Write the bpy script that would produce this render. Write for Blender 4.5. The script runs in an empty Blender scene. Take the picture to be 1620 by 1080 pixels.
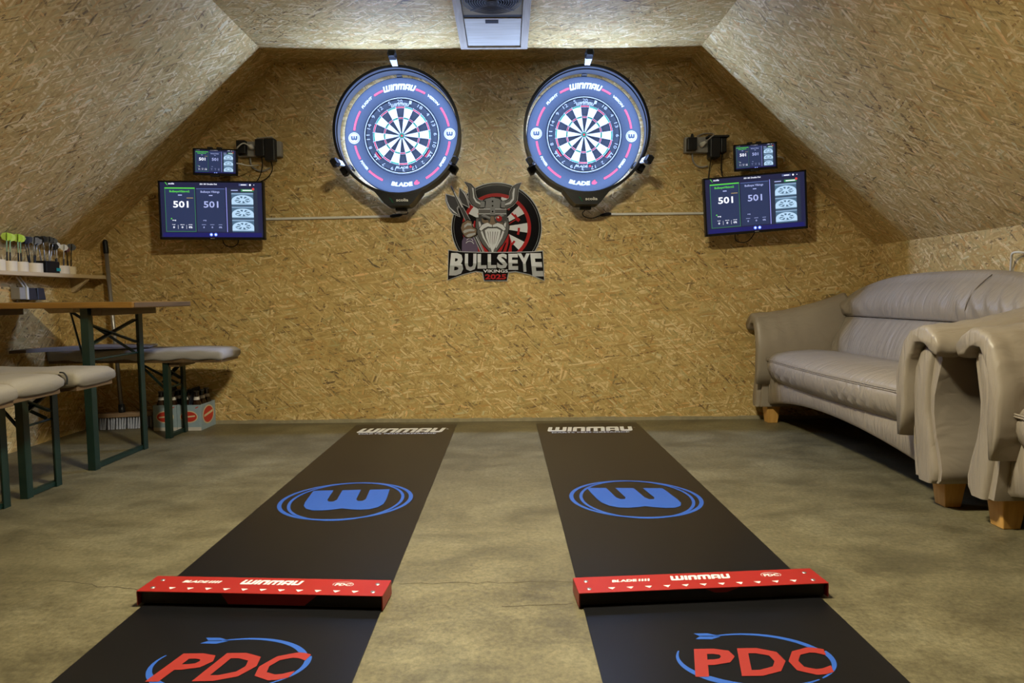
import bpy, math, random
from math import sin, cos, pi, radians
from mathutils import Vector, Matrix

random.seed(7)
scene = bpy.context.scene
COL = scene.collection

# ------------------------------------------------------------------ camera
cam_d = bpy.data.cameras.new('camera')
cam = bpy.data.objects.new('camera', cam_d)
COL.objects.link(cam)
cam_d.sensor_width = 36.0
cam_d.lens = 1031.8 / 1620 * 36.0
cam_d.clip_start = 0.02
_r = Vector((0.99993968, -0.00764988, -0.00788074))
_u = Vector((0.00839417, 0.06958356, 0.99754081))
_f = Vector((0.0070827, 0.99754679, -0.06964358))
cam.matrix_world = Matrix(((_r.x, _u.x, -_f.x, 0.0), (_r.y, _u.y, -_f.y, -4.0251),
                           (_r.z, _u.z, -_f.z, 0.7778), (0, 0, 0, 1)))
scene.camera = cam

# ------------------------------------------------------------------ world, exposure, light levels
world = bpy.data.worlds.new('dark_world')
scene.world = world
world.use_nodes = True
world.node_tree.nodes['Background'].inputs[0].default_value = (0.02, 0.02, 0.02, 1)
world.node_tree.nodes['Background'].inputs[1].default_value = 0.0
LED_STRENGTH = 700.0
LED_COLOR = (0.41, 0.58, 1.06)
LAMP_STRENGTH = 455.0
LAMP_COLOR = (1.0, 0.92, 0.66)
vs = scene.view_settings
vs.view_transform = 'Standard'
vs.look = 'None'
vs.gamma = 1.0
vs.use_curve_mapping = False
vs.exposure = 0.0
scene.cycles.max_bounces = 5
scene.cycles.diffuse_bounces = 4
scene.cycles.glossy_bounces = 3
scene.cycles.adaptive_threshold = 0.03
scene.cycles.caustics_reflective = False
scene.cycles.caustics_refractive = False

# ------------------------------------------------------------------ helpers
class MB:
    """collects geometry for one mesh"""
    def __init__(self):
        self.v = []; self.f = []
    def add(self, vs_, fs):
        o = len(self.v)
        self.v += [tuple(p) for p in vs_]
        self.f += [tuple(i + o for i in f) for f in fs]
        return self
    def box(self, x0, x1, y0, y1, z0, z1):
        return self.add([(x0, y0, z0), (x1, y0, z0), (x1, y1, z0), (x0, y1, z0), (x0, y0, z1), (x1, y0, z1), (x1, y1, z1), (x0, y1, z1)],
                        [(0, 3, 2, 1), (4, 5, 6, 7), (0, 1, 5, 4), (1, 2, 6, 5), (2, 3, 7, 6), (3, 0, 4, 7)])
    def loft(self, rings, caps=True, closed=True):
        n = len(rings[0]); vs_ = [p for r in rings for p in r]; fs = []
        m = n if closed else n - 1
        for i in range(len(rings) - 1):
            for j in range(m):
                a = i * n + j; b = i * n + (j + 1) % n
                fs.append((a, b, b + n, a + n))
        if caps:
            for k, ring in ((0, rings[0]), (len(rings) - 1, rings[-1])):
                idx = [k * n + j for j in range(n)]
                fs.append(tuple(reversed(idx)) if k == 0 else tuple(idx))
        return self.add(vs_, fs)
    def tube(self, pts, r, n=8, caps=True):
        pts = [Vector(p) for p in pts]
        rad = r if isinstance(r, (list, tuple)) else [r] * len(pts)
        rings = []; up = None
        for i, p in enumerate(pts):
            d = (pts[min(i + 1, len(pts) - 1)] - pts[max(i - 1, 0)]).normalized()
            if up is None:
                up = Vector((0, 0, 1)) if abs(d.z) < 0.9 else Vector((1, 0, 0))
            a = d.cross(up).normalized(); b = a.cross(d).normalized(); up = b
            rings.append([p + (a * cos(2 * pi * k / n) + b * sin(2 * pi * k / n)) * rad[i] for k in range(n)])
        return self.loft(rings, caps)
    def bar(self, p, q, w, h, up=(0, 0, 1)):
        p = Vector(p); q = Vector(q); d = (q - p).normalized(); a = d.cross(Vector(up)).normalized(); b = a.cross(d)
        R = lambda c: [c + a * w / 2 + b * h / 2, c - a * w / 2 + b * h / 2, c - a * w / 2 - b * h / 2, c + a * w / 2 - b * h / 2]
        return self.loft([R(p), R(q)])
    def lathe(self, prof, c=(0, 0, 0), axis='z', n=32, closed_prof=False):
        rings = []
        for k in range(n):
            a = 2 * pi * k / n; row = []
            for r, h in prof:
                if axis == 'z': row.append((c[0] + r * cos(a), c[1] + r * sin(a), c[2] + h))
                else: row.append((c[0] + r * cos(a), c[1] + h, c[2] + r * sin(a)))
            rings.append(row)
        m = len(prof); vs_ = [p for r in rings for p in r]; fs = []
        for k in range(n):
            for j in range(m if closed_prof else m - 1):
                a = k * m + j; b = k * m + (j + 1) % m; kk = ((k + 1) % n) * m
                fs.append((a, kk + j, kk + (j + 1) % m, b))
        return self.add(vs_, fs)
    def polys2d(self, polys, fn):
        for p in polys:
            self.add([fn(x, y) for x, y in p], [tuple(range(len(p)))])
        return self
    def prism2d(self, poly, fn0, fn1):
        return self.loft([[fn0(x, y) for x, y in poly], [fn1(x, y) for x, y in poly]])

def fix_normals(me):
    import bmesh
    bm = bmesh.new(); bm.from_mesh(me)
    bmesh.ops.recalc_face_normals(bm, faces=bm.faces)
    bm.to_mesh(me); bm.free()

def obj(name, mb, mat, parent=None, smooth=False, label=None, cat=None, group=None, kind=None, bevel=0, recalc=True, autosmooth=None):
    off = parent_world(parent) if parent else Vector((0, 0, 0))
    me = bpy.data.meshes.new(name)
    me.from_pydata([(x - off.x, y - off.y, z - off.z) for x, y, z in mb.v], [], mb.f)
    if recalc: fix_normals(me)
    me.materials.append(mat)
    if smooth or autosmooth:
        for p in me.polygons: p.use_smooth = True
    if autosmooth:
        me.set_sharp_from_angle(angle=radians(autosmooth))
    o = bpy.data.objects.new(name, me); COL.objects.link(o)
    o.parent = parent
    if bevel:
        b = o.modifiers.new('bevel', 'BEVEL'); b.width = bevel; b.segments = 2; b.limit_method = 'ANGLE'
    tag(o, label, cat, group, kind)
    return o

def parent_world(p):
    """sum of locations up the chain: vertices are given in the space of the top thing, or the world when it stands unrotated"""
    if p.get('_local'): return Vector((0, 0, 0))
    v = Vector(p.location)
    while p.parent:
        p = p.parent
        if p.get('_local'): return Vector((0, 0, 0))
        v += Vector(p.location)
    return v

def tag(o, label=None, cat=None, group=None, kind=None):
    if label: o['label'] = label
    if cat: o['category'] = cat
    if group: o['group'] = group
    if kind: o['kind'] = kind
    return o

def thing(name, loc, label, cat, group=None, rot=(0, 0, 0), local=False):
    o = bpy.data.objects.new(name, None); COL.objects.link(o)
    o.empty_display_size = 0.05
    o.location = loc; o.rotation_euler = rot
    if local: o['_local'] = 1
    return tag(o, label, cat, group)

def copy_tree(o, parent=None):
    c = o.copy(); COL.objects.link(c); c.parent = parent
    for ch in list(o.children): copy_tree(ch, c)
    return c

# ------------------------------------------------------------------ materials
def new_mat(name):
    m = bpy.data.materials.new(name); m.use_nodes = True
    nt = m.node_tree; b = nt.nodes['Principled BSDF']
    return m, nt, b

def N(nt, t, **kw):
    n = nt.nodes.new(t)
    for k, v in kw.items(): setattr(n, k, v)
    return n

def plain(name, col, rough=0.5, metal=0.0, var=0.08, scale=40.0, bump=0.0, spec=0.5, bscale=None):
    """a solid with fine procedural mottling"""
    m, nt, b = new_mat(name); L = nt.links.new
    tc = N(nt, 'ShaderNodeTexCoord'); nz = N(nt, 'ShaderNodeTexNoise')
    nz.inputs['Scale'].default_value = scale; nz.inputs['Detail'].default_value = 4
    L(tc.outputs['Object'], nz.inputs['Vector'])
    mx = N(nt, 'ShaderNodeMix', data_type='RGBA')
    mx.inputs[6].default_value = tuple(c * (1 - var) for c in col) + (1,)
    mx.inputs[7].default_value = tuple(min(1, c * (1 + var)) for c in col) + (1,)
    L(nz.outputs['Fac'], mx.inputs[0]); L(mx.outputs[2], b.inputs['Base Color'])
    b.inputs['Roughness'].default_value = rough; b.inputs['Metallic'].default_value = metal
    b.inputs['Specular IOR Level'].default_value = spec
    if bump:
        nb = N(nt, 'ShaderNodeTexNoise'); nb.inputs['Scale'].default_value = bscale or scale * 3; nb.inputs['Detail'].default_value = 3
        L(tc.outputs['Object'], nb.inputs['Vector'])
        bp = N(nt, 'ShaderNodeBump'); bp.inputs['Strength'].default_value = bump; bp.inputs['Distance'].default_value = 0.002
        L(nb.outputs['Fac'], bp.inputs['Height']); L(bp.outputs['Normal'], b.inputs['Normal'])
    return m

def emit(name, col, strength, base=(0.01, 0.01, 0.01), rough=0.25):
    m, nt, b = new_mat(name)
    b.inputs['Base Color'].default_value = base + (1,)
    b.inputs['Roughness'].default_value = rough
    b.inputs['Emission Color'].default_value = col + (1,)
    b.inputs['Emission Strength'].default_value = strength
    return m

def osb_material(name, off, turn=0.0):
    """oriented strand board: overlapping flat wood strands of many tones"""
    m, nt, b = new_mat(name); L = nt.links.new
    uv = N(nt, 'ShaderNodeUVMap')
    mp0 = N(nt, 'ShaderNodeMapping'); mp0.inputs['Location'].default_value = (off, off * 0.7, 0); mp0.inputs['Rotation'].default_value = (0, 0, turn)
    L(uv.outputs['UV'], mp0.inputs['Vector'])
    # strands are not quite straight or parallel
    wn = N(nt, 'ShaderNodeTexNoise', noise_dimensions='2D'); wn.inputs['Scale'].default_value = 9.0; wn.inputs['Detail'].default_value = 1
    L(mp0.outputs['Vector'], wn.inputs['Vector'])
    sub = N(nt, 'ShaderNodeVectorMath', operation='SUBTRACT'); sub.inputs[1].default_value = (0.5, 0.5, 0.5)
    L(wn.outputs['Color'], sub.inputs[0])
    scl = N(nt, 'ShaderNodeVectorMath', operation='SCALE'); scl.inputs['Scale'].default_value = 0.014
    L(sub.outputs[0], scl.inputs[0])
    add = N(nt, 'ShaderNodeVectorMath', operation='ADD'); L(mp0.outputs['Vector'], add.inputs[0]); L(scl.outputs[0], add.inputs[1])
    tone = hue = None
    #         turn  along across cover
    layers = [(0.05, 13, 60, 0.0), (1.0, 17, 75, 0.48), (-0.62, 15, 80, 0.50), (0.38, 12, 85, 0.52), (-1.30, 19, 120, 0.66), (-0.15, 13, 110, 0.60), (0.75, 19, 150, 0.72)]
    for k, (ang, sx, sy, thr) in enumerate(layers):
        rt = N(nt, 'ShaderNodeVectorRotate', rotation_type='Z_AXIS'); rt.inputs['Angle'].default_value = ang
        L(add.outputs[0], rt.inputs['Vector'])
        mp = N(nt, 'ShaderNodeMapping'); mp.inputs['Scale'].default_value = (sx, sy, 1); mp.inputs['Location'].default_value = (k * 3.7, k * 9.1, 0)
        L(rt.outputs[0], mp.inputs['Vector'])
        vo = N(nt, 'ShaderNodeTexVoronoi', voronoi_dimensions='2D', feature='F1'); vo.inputs['Scale'].default_value = 1.0
        L(mp.outputs[0], vo.inputs['Vector'])
        sp = N(nt, 'ShaderNodeSeparateColor'); L(vo.outputs['Color'], sp.inputs[0])
        if tone is None: tone, hue = sp.outputs[1], sp.outputs[2]
        else:
            cmp_ = N(nt, 'ShaderNodeMath', operation='GREATER_THAN'); cmp_.inputs[1].default_value = thr; L(sp.outputs[0], cmp_.inputs[0])
            mx = N(nt, 'ShaderNodeMix'); L(cmp_.outputs[0], mx.inputs[0]); L(tone, mx.inputs[2]); L(sp.outputs[1], mx.inputs[3]); tone = mx.outputs[0]
            mh = N(nt, 'ShaderNodeMix'); L(cmp_.outputs[0], mh.inputs[0]); L(hue, mh.inputs[2]); L(sp.outputs[2], mh.inputs[3]); hue = mh.outputs[0]
    # fine splinters and broad patches
    gm = N(nt, 'ShaderNodeMapping'); gm.inputs['Scale'].default_value = (45, 260, 1); L(add.outputs[0], gm.inputs['Vector'])
    gz = N(nt, 'ShaderNodeTexNoise', noise_dimensions='2D'); gz.inputs['Scale'].default_value = 1.0; gz.inputs['Detail'].default_value = 2
    L(gm.outputs[0], gz.inputs['Vector'])
    g = N(nt, 'ShaderNodeMath', operation='MULTIPLY_ADD'); g.inputs[1].default_value = 0.46; g.inputs[2].default_value = -0.22; L(gz.outputs['Fac'], g.inputs[0])
    bz = N(nt, 'ShaderNodeTexNoise', noise_dimensions='2D'); bz.inputs['Scale'].default_value = 2.4; bz.inputs['Detail'].default_value = 2
    L(mp0.outputs[0], bz.inputs['Vector'])
    ba = N(nt, 'ShaderNodeMath', operation='MULTIPLY_ADD'); ba.inputs[1].default_value = 0.30; ba.inputs[2].default_value = -0.15; L(bz.outputs['Fac'], ba.inputs[0])
    f1 = N(nt, 'ShaderNodeMath', operation='ADD'); L(tone, f1.inputs[0]); L(ba.outputs[0], f1.inputs[1])
    fin = N(nt, 'ShaderNodeMath', operation='ADD'); L(f1.outputs[0], fin.inputs[0]); L(g.outputs[0], fin.inputs[1])
    cr = N(nt, 'ShaderNodeValToRGB'); e = cr.color_ramp.elements
    stops = [(0.0, (0.15, 0.10, 0.05)), (0.015, (0.27, 0.18, 0.072)), (0.07, (0.38, 0.258, 0.094)), (0.30, (0.445, 0.312, 0.116)), (0.60, (0.505, 0.365, 0.145)), (0.82, (0.575, 0.43, 0.19)), (1.0, (0.72, 0.585, 0.33))]
    e[0].position, e[0].color = stops[0][0], stops[0][1] + (1,)
    e[1].position, e[1].color = stops[-1][0], stops[-1][1] + (1,)
    for p, c in stops[1:-1]:
        n = e.new(p); n.color = c + (1,)
    L(fin.outputs[0], cr.inputs[0])
    hr = N(nt, 'ShaderNodeValToRGB'); e = hr.color_ramp.elements
    e[0].position, e[0].color = 0.0, (1.10, 0.88, 0.74, 1); e[1].position, e[1].color = 1.0, (0.82, 0.92, 0.98, 1)
    for p, c in ((0.12, (1.03, 0.98, 0.94, 1)), (0.86, (1.0, 1.0, 1.0, 1))):
        n = e.new(p); n.color = c
    L(hue, hr.inputs[0])
    mu = N(nt, 'ShaderNodeMix', data_type='RGBA', blend_type='MULTIPLY'); mu.inputs[0].default_value = 1.0
    L(cr.outputs[0], mu.inputs[6]); L(hr.outputs[0], mu.inputs[7]); L(mu.outputs[2], b.inputs['Base Color'])
    b.inputs['Roughness'].default_value = 0.40
    b.inputs['Specular IOR Level'].default_value = 0.5
    return m

def concrete_material():
    m, nt, b = new_mat('concrete'); L = nt.links.new
    tc = N(nt, 'ShaderNodeTexCoord')
    def noise(scale, detail=6, rough=0.6, dist=0.0, stretch=(1, 1, 1)):
        mp = N(nt, 'ShaderNodeMapping'); mp.inputs['Scale'].default_value = stretch; L(tc.outputs['Object'], mp.inputs[0])
        n = N(nt, 'ShaderNodeTexNoise'); n.inputs['Scale'].default_value = scale; n.inputs['Detail'].default_value = detail
        n.inputs['Roughness'].default_value = rough; n.inputs['Distortion'].default_value = dist; L(mp.outputs[0], n.inputs['Vector']); return n
    a = noise(2.1, 9, 0.66, 0.8); c = noise(5.0, 9, 0.70, 0.35, (0.8, 1.4, 1)); d = noise(70, 5, 0.75)
    r1 = N(nt, 'ShaderNodeValToRGB'); e = r1.color_ramp.elements
    e[0].position = 0.30; e[0].color = (0.094, 0.080, 0.043, 1); e[1].position = 0.70; e[1].color = (0.196, 0.176, 0.107, 1)
    n = e.new(0.5); n.color = (0.146, 0.126, 0.070, 1)
    L(a.outputs['Fac'], r1.inputs[0])
    r2 = N(nt, 'ShaderNodeValToRGB'); e = r2.color_ramp.elements
    e[0].position = 0.38; e[0].color = (0.34, 0.32, 0.29, 1); e[1].position = 0.58; e[1].color = (1.14, 1.12, 1.10, 1)
    L(c.outputs['Fac'], r2.inputs[0])
    mu = N(nt, 'ShaderNodeMix', data_type='RGBA', blend_type='MULTIPLY'); mu.inputs[0].default_value = 0.5
    L(r1.outputs[0], mu.inputs[6]); L(r2.outputs[0], mu.inputs[7])
    r3 = N(nt, 'ShaderNodeValToRGB'); e = r3.color_ramp.elements
    e[0].position = 0.34; e[0].color = (0.62, 0.60, 0.57, 1); e[1].position = 0.64; e[1].color = (1.12, 1.12, 1.10, 1)
    L(d.outputs['Fac'], r3.inputs[0])
    m2 = N(nt, 'ShaderNodeMix', data_type='RGBA', blend_type='MULTIPLY'); m2.inputs[0].default_value = 1.0
    L(mu.outputs[2], m2.inputs[6]); L(r3.outputs[0], m2.inputs[7])
    L(m2.outputs[2], b.inputs['Base Color'])
    rr = N(nt, 'ShaderNodeMapRange'); rr.inputs[3].default_value = 0.36; rr.inputs[4].default_value = 0.62
    L(c.outputs['Fac'], rr.inputs[0]); L(rr.outputs[0], b.inputs['Roughness'])
    return m

def wood(name, c0, c1, axis='x', rough=0.45, scale=6):
    m, nt, b = new_mat(name); L = nt.links.new
    tc = N(nt, 'ShaderNodeTexCoord'); mp = N(nt, 'ShaderNodeMapping')
    s = {'x': (0.6, 9, 9), 'y': (9, 0.6, 9), 'z': (9, 9, 0.6)}[axis]
    mp.inputs['Scale'].default_value = s; L(tc.outputs['Object'], mp.inputs[0])
    n = N(nt, 'ShaderNodeTexNoise'); n.inputs['Scale'].default_value = scale; n.inputs['Detail'].default_value = 6; n.inputs['Distortion'].default_value = 0.8
    L(mp.outputs[0], n.inputs['Vector'])
    r = N(nt, 'ShaderNodeValToRGB'); e = r.color_ramp.elements
    e[0].position = 0.3; e[0].color = c0 + (1,); e[1].position = 0.7; e[1].color = c1 + (1,)
    L(n.outputs['Fac'], r.inputs[0]); L(r.outputs[0], b.inputs['Base Color'])
    b.inputs['Roughness'].default_value = rough
    return m

def leather_material():
    m, nt, b = new_mat('taupe_leather'); L = nt.links.new
    tc = N(nt, 'ShaderNodeTexCoord')
    n1 = N(nt, 'ShaderNodeTexNoise'); n1.inputs['Scale'].default_value = 4; n1.inputs['Detail'].default_value = 4; L(tc.outputs['Object'], n1.inputs['Vector'])
    r = N(nt, 'ShaderNodeValToRGB'); e = r.color_ramp.elements
    e[0].position = 0.3; e[0].color = (0.255, 0.214, 0.170, 1); e[1].position = 0.75; e[1].color = (0.312, 0.265, 0.212, 1)
    L(n1.outputs['Fac'], r.inputs[0]); L(r.outputs[0], b.inputs['Base Color'])
    b.inputs['Roughness'].default_value = 0.42
    # soft creases and grain
    mp = N(nt, 'ShaderNodeMapping'); mp.inputs['Scale'].default_value = (5, 30, 5); L(tc.outputs['Object'], mp.inputs[0])
    n2 = N(nt, 'ShaderNodeTexNoise'); n2.inputs['Scale'].default_value = 1.3; n2.inputs['Detail'].default_value = 2; n2.inputs['Distortion'].default_value = 0.7
    L(mp.outputs[0], n2.inputs['Vector'])
    n3 = N(nt, 'ShaderNodeTexVoronoi'); n3.inputs['Scale'].default_value = 260; L(tc.outputs['Object'], n3.inputs['Vector'])
    b1 = N(nt, 'ShaderNodeBump'); b1.inputs['Strength'].default_value = 0.55; b1.inputs['Distance'].default_value = 0.014; L(n2.outputs['Fac'], b1.inputs['Height'])
    b2 = N(nt, 'ShaderNodeBump'); b2.inputs['Strength'].default_value = 0.12; b2.inputs['Distance'].default_value = 0.001; L(n3.outputs['Distance'], b2.inputs['Height'])
    L(b1.outputs[0], b2.inputs['Normal']); L(b2.outputs[0], b.inputs['Normal'])
    return m

def cloth_material(name, c):
    m, nt, b = new_mat(name); L = nt.links.new
    tc = N(nt, 'ShaderNodeTexCoord')
    n1 = N(nt, 'ShaderNodeTexNoise'); n1.inputs['Scale'].default_value = 320; n1.inputs['Detail'].default_value = 2; L(tc.outputs['Object'], n1.inputs['Vector'])
    n2 = N(nt, 'ShaderNodeTexNoise'); n2.inputs['Scale'].default_value = 7; n2.inputs['Detail'].default_value = 3; L(tc.outputs['Object'], n2.inputs['Vector'])
    mx = N(nt, 'ShaderNodeMix', data_type='RGBA'); mx.inputs[6].default_value = tuple(x * 0.8 for x in c) + (1,); mx.inputs[7].default_value = tuple(min(1, x * 1.15) for x in c) + (1,)
    av = N(nt, 'ShaderNodeMath', operation='ADD'); L(n1.outputs['Fac'], av.inputs[0]); L(n2.outputs['Fac'], av.inputs[1])
    hf = N(nt, 'ShaderNodeMath', operation='MULTIPLY'); hf.inputs[1].default_value = 0.5; L(av.outputs[0], hf.inputs[0])
    L(hf.outputs[0], mx.inputs[0]); L(mx.outputs[2], b.inputs['Base Color'])
    b.inputs['Roughness'].default_value = 0.85
    bp = N(nt, 'ShaderNodeBump'); bp.inputs['Strength'].default_value = 0.3; bp.inputs['Distance'].default_value = 0.004; L(hf.outputs[0], bp.inputs['Height']); L(bp.outputs[0], b.inputs['Normal'])
    return m

M = {}
M['osb_wall'] = osb_material('osb_wall', 0.0)
M['osb_left'] = osb_material('osb_slope_left', 5.3, pi / 2)
M['osb_right'] = osb_material('osb_slope_right', 11.9, pi / 2)
M['osb_ceil'] = osb_material('osb_ceiling', 17.1)
M['concrete'] = concrete_material()
M['concrete_edge'] = plain('concrete_edge', (0.30, 0.26, 0.17), 0.8, var=0.35, scale=25)
M['crack'] = plain('crack_shadow', (0.075, 0.060, 0.034), 0.9)
M['black'] = plain('black_plastic', (0.008, 0.008, 0.0095), 0.40, spec=0.3)
M['black_matte'] = plain('black_matte', (0.010, 0.010, 0.011), 0.65)
M['ring_in'] = plain('dark_ring_metal', (0.020, 0.022, 0.026), 0.42)
M['surround'] = plain('surround_foam', (0.0085, 0.0110, 0.0155), 0.80, var=0.12, scale=120, spec=0.12)
M['white'] = plain('white_print', (0.58, 0.58, 0.58), 0.6, var=0.03)
M['board_white'] = plain('board_white_print', (0.115, 0.115, 0.115), 0.8, var=0.03, spec=0.1)
M['white_plastic'] = plain('white_plastic', (0.66, 0.65, 0.62), 0.45, var=0.03)
M['grey_plastic'] = plain('grey_plastic', (0.30, 0.29, 0.28), 0.5)
M['red_print'] = plain('red_print', (0.15, 0.010, 0.016), 0.7, var=0.05, spec=0.15)
M['sisal_black'] = plain('sisal_black', (0.010, 0.012, 0.015), 0.9, scale=400, spec=0.1)
M['sisal_white'] = plain('sisal_cream', (0.30, 0.28, 0.235), 0.9, scale=400, spec=0.1)
M['sisal_red'] = plain('sisal_red', (0.20, 0.010, 0.014), 0.9, scale=400, spec=0.1)
M['sisal_green'] = plain('sisal_green', (0.008, 0.095, 0.045), 0.9, scale=400, spec=0.1)
M['wire'] = plain('steel_wire', (0.16, 0.16, 0.16), 0.5, metal=0.3)
M['black_deep'] = plain('deep_black_plastic', (0.004, 0.004, 0.0045), 0.5, spec=0.2)
M['led'] = emit('led_strip_light', LED_COLOR, LED_STRENGTH)
M['rubber'] = plain('mat_rubber', (0.0048, 0.0046, 0.0054), 0.32, var=0.25, scale=9, spec=0.32)
M['mat_white'] = plain('mat_white_print', (0.72, 0.74, 0.78), 0.5, var=0.06, scale=60)
M['mat_blue'] = plain('mat_blue_print', (0.020, 0.085, 0.38), 0.45, var=0.05)
M['mat_red'] = plain('mat_red_print', (0.27, 0.020, 0.014), 0.45, var=0.05)
M['oche_red'] = plain('oche_red_paint', (0.28, 0.014, 0.011), 0.36, var=0.10, scale=14)
M['oche_dark'] = plain('oche_inside_shade', (0.02, 0.016, 0.016), 0.6)
M['steel'] = plain('steel', (0.42, 0.42, 0.42), 0.35, metal=0.9)
M['dark_steel'] = plain('dark_steel', (0.10, 0.10, 0.11), 0.45, metal=0.7)
M['leather'] = leather_material()
M['seam'] = plain('leather_seam', (0.15, 0.12, 0.09), 0.7)
M['leg_wood'] = wood('beech_leg', (0.54, 0.285, 0.07), (0.66, 0.37, 0.11), 'z', 0.35)
M['green_steel'] = plain('dark_green_paint', (0.006, 0.023, 0.018), 0.42, var=0.25, scale=20)
M['table_wood'] = wood('orange_varnished_wood', (0.19, 0.09, 0.018), (0.30, 0.155, 0.035), 'x', 0.30)
M['brown_wood'] = wood('brown_batten', (0.075, 0.045, 0.022), (0.13, 0.08, 0.04), 'y', 0.5)
M['pale_wood'] = wood('pale_pine', (0.50, 0.37, 0.20), (0.60, 0.47, 0.29), 'y', 0.5)
M['cup'] = wood('pale_cup', (0.66, 0.55, 0.38), (0.76, 0.66, 0.48), 'z', 0.5)
M['bench_cloth'] = cloth_material('beige_bench_cloth', (0.245, 0.215, 0.170))
M['grey_cloth'] = cloth_material('grey_cloth', (0.32, 0.30, 0.292))
M['carton'] = plain('grey_blue_carton', (0.27, 0.36, 0.44), 0.6, var=0.15, scale=30)
M['carton_light'] = plain('pale_carton_edge', (0.55, 0.52, 0.50), 0.7)
M['cream'] = plain('cream_print', (0.66, 0.55, 0.36), 0.6)
M['beer_red'] = plain('red_label', (0.52, 0.035, 0.022), 0.55)
M['bottle'] = plain('brown_glass', (0.022, 0.010, 0.006), 0.12, spec=0.6)
M['bristle'] = plain('blue_white_bristles', (0.34, 0.36, 0.46), 0.8, var=0.35, scale=150)
M['broom_wood'] = wood('broom_block', (0.16, 0.10, 0.06), (0.26, 0.17, 0.10), 'x', 0.6)
M['alu'] = plain('broom_tube', (0.34, 0.33, 0.33), 0.35, metal=0.7)
M['navy_plastic'] = plain('navy_plastic', (0.020, 0.024, 0.040), 0.4)
M['lime'] = plain('lime_flight', (0.42, 0.62, 0.02), 0.4)
M['mint'] = plain('mint_shaft', (0.28, 0.50, 0.30), 0.4)
M['navy'] = plain('navy_flight', (0.012, 0.018, 0.05), 0.4)
M['dark_red'] = plain('dark_red_flight', (0.10, 0.006, 0.010), 0.4)
M['teal'] = plain('teal_band', (0.02, 0.30, 0.30), 0.5)
M['hatch'] = wood('pale_hatch_panel', (0.36, 0.32, 0.25), (0.46, 0.42, 0.34), 'x', 0.6)
M['trim'] = wood('pale_ceiling_batten', (0.30, 0.25, 0.18), (0.40, 0.34, 0.26), 'y', 0.6)
M['fan_plate'] = wood('brown_fan_plate', (0.13, 0.095, 0.045), (0.19, 0.145, 0.075), 'x', 0.6)
M['fan_black'] = plain('fan_black', (0.010, 0.012, 0.013), 0.5)
M['fan_wire'] = plain('fan_wire', (0.09, 0.09, 0.095), 0.5, metal=0.3)
M['lamp_glow'] = emit('lamp_tube_glow', LAMP_COLOR, LAMP_STRENGTH)
# sticker inks: glossy film
for nm, c in dict(ink_black=(0.006, 0.006, 0.009), ink_red=(0.36, 0.022, 0.024), ink_light=(0.62, 0.64, 0.70), ink_grey=(0.21, 0.215, 0.235), ink_dark=(0.065, 0.065, 0.07),
                  ink_skin=(0.20, 0.145, 0.105), ink_mid=(0.12, 0.12, 0.125), ink_edge=(0.38, 0.39, 0.42), ink_sleeve=(0.11, 0.085, 0.15), ink_navy=(0.018, 0.026, 0.075)).items():
    M[nm] = plain('sticker_' + nm, c, 0.12, var=0.05, spec=0.35)
# screen colours
for nm, c, s in (('s_bg', (0.012, 0.015, 0.055), 1.0), ('s_panel', (0.022, 0.036, 0.100), 1.0), ('s_panel_dark', (0.018, 0.028, 0.060), 1.0), ('s_white', (0.85, 0.88, 1.0), 1.3), ('s_soft', (0.42, 0.48, 0.85), 1.0),
                 ('s_green', (0.12, 0.75, 0.08), 0.9), ('s_green_line', (0.05, 0.30, 0.10), 1.0), ('s_line', (0.10, 0.15, 0.38), 1.0), ('s_violet', (0.33, 0.36, 0.95), 1.0), ('s_blue', (0.008, 0.010, 0.12), 1.0),
                 ('s_dot', (0.10, 0.22, 1.0), 1.4), ('s_yellow', (0.45, 0.32, 0.12), 1.0), ('s_red', (0.75, 0.06, 0.06), 1.0), ('s_pic', (0.075, 0.15, 0.24), 1.0), ('s_pic_light', (0.50, 0.72, 0.95), 1.0), ('s_pic_mid', (0.23, 0.37, 0.55), 1.0), ('s_dim', (0.10, 0.13, 0.28), 1.0)):
    M[nm] = emit('screen_' + nm, c, s, rough=0.3)
    M[nm].cycles.emission_sampling = 'NONE'

# ------------------------------------------------------------------ lettering (flat shapes)
_text_cache = {}
def text2d(s, bold=0.02, shear=0.0):
    """built-in font outline as flat polygons, cap height about 0.7"""
    key = (s, bold, shear)
    if key in _text_cache: return _text_cache[key]
    cu = bpy.data.curves.new('t', 'FONT'); cu.body = s; cu.offset = bold; cu.shear = shear
    cu.align_x = 'LEFT'; cu.resolution_u = 2; cu.fill_mode = 'FRONT'
    o = bpy.data.objects.new('t', cu); COL.objects.link(o)
    bpy.context.view_layer.update()
    me = bpy.data.meshes.new_from_object(o.evaluated_get(bpy.context.evaluated_depsgraph_get()))
    polys = [[(me.vertices[i].co.x, me.vertices[i].co.y) for i in p.vertices] for p in me.polygons]
    bpy.data.objects.remove(o); bpy.data.curves.remove(cu); bpy.data.meshes.remove(me)
    _text_cache[key] = polys
    return polys

def bbox2(polys):
    xs = [p[0] for q in polys for p in q]; ys = [p[1] for q in polys for p in q]
    return min(xs), max(xs), min(ys), max(ys)

def fit2(polys, x0, x1, y0, y1):
    a, b, c, d = bbox2(polys)
    sx = (x1 - x0) / (b - a); sy = (y1 - y0) / (d - c)
    return [[(x0 + (x - a) * sx, y0 + (y - c) * sy) for x, y in q] for q in polys]

def ctext(s, cx, cy, w, h, bold=0.02, shear=0.0):
    return fit2(text2d(s, bold, shear), cx - w / 2, cx + w / 2, cy - h / 2, cy + h / 2)

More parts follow.
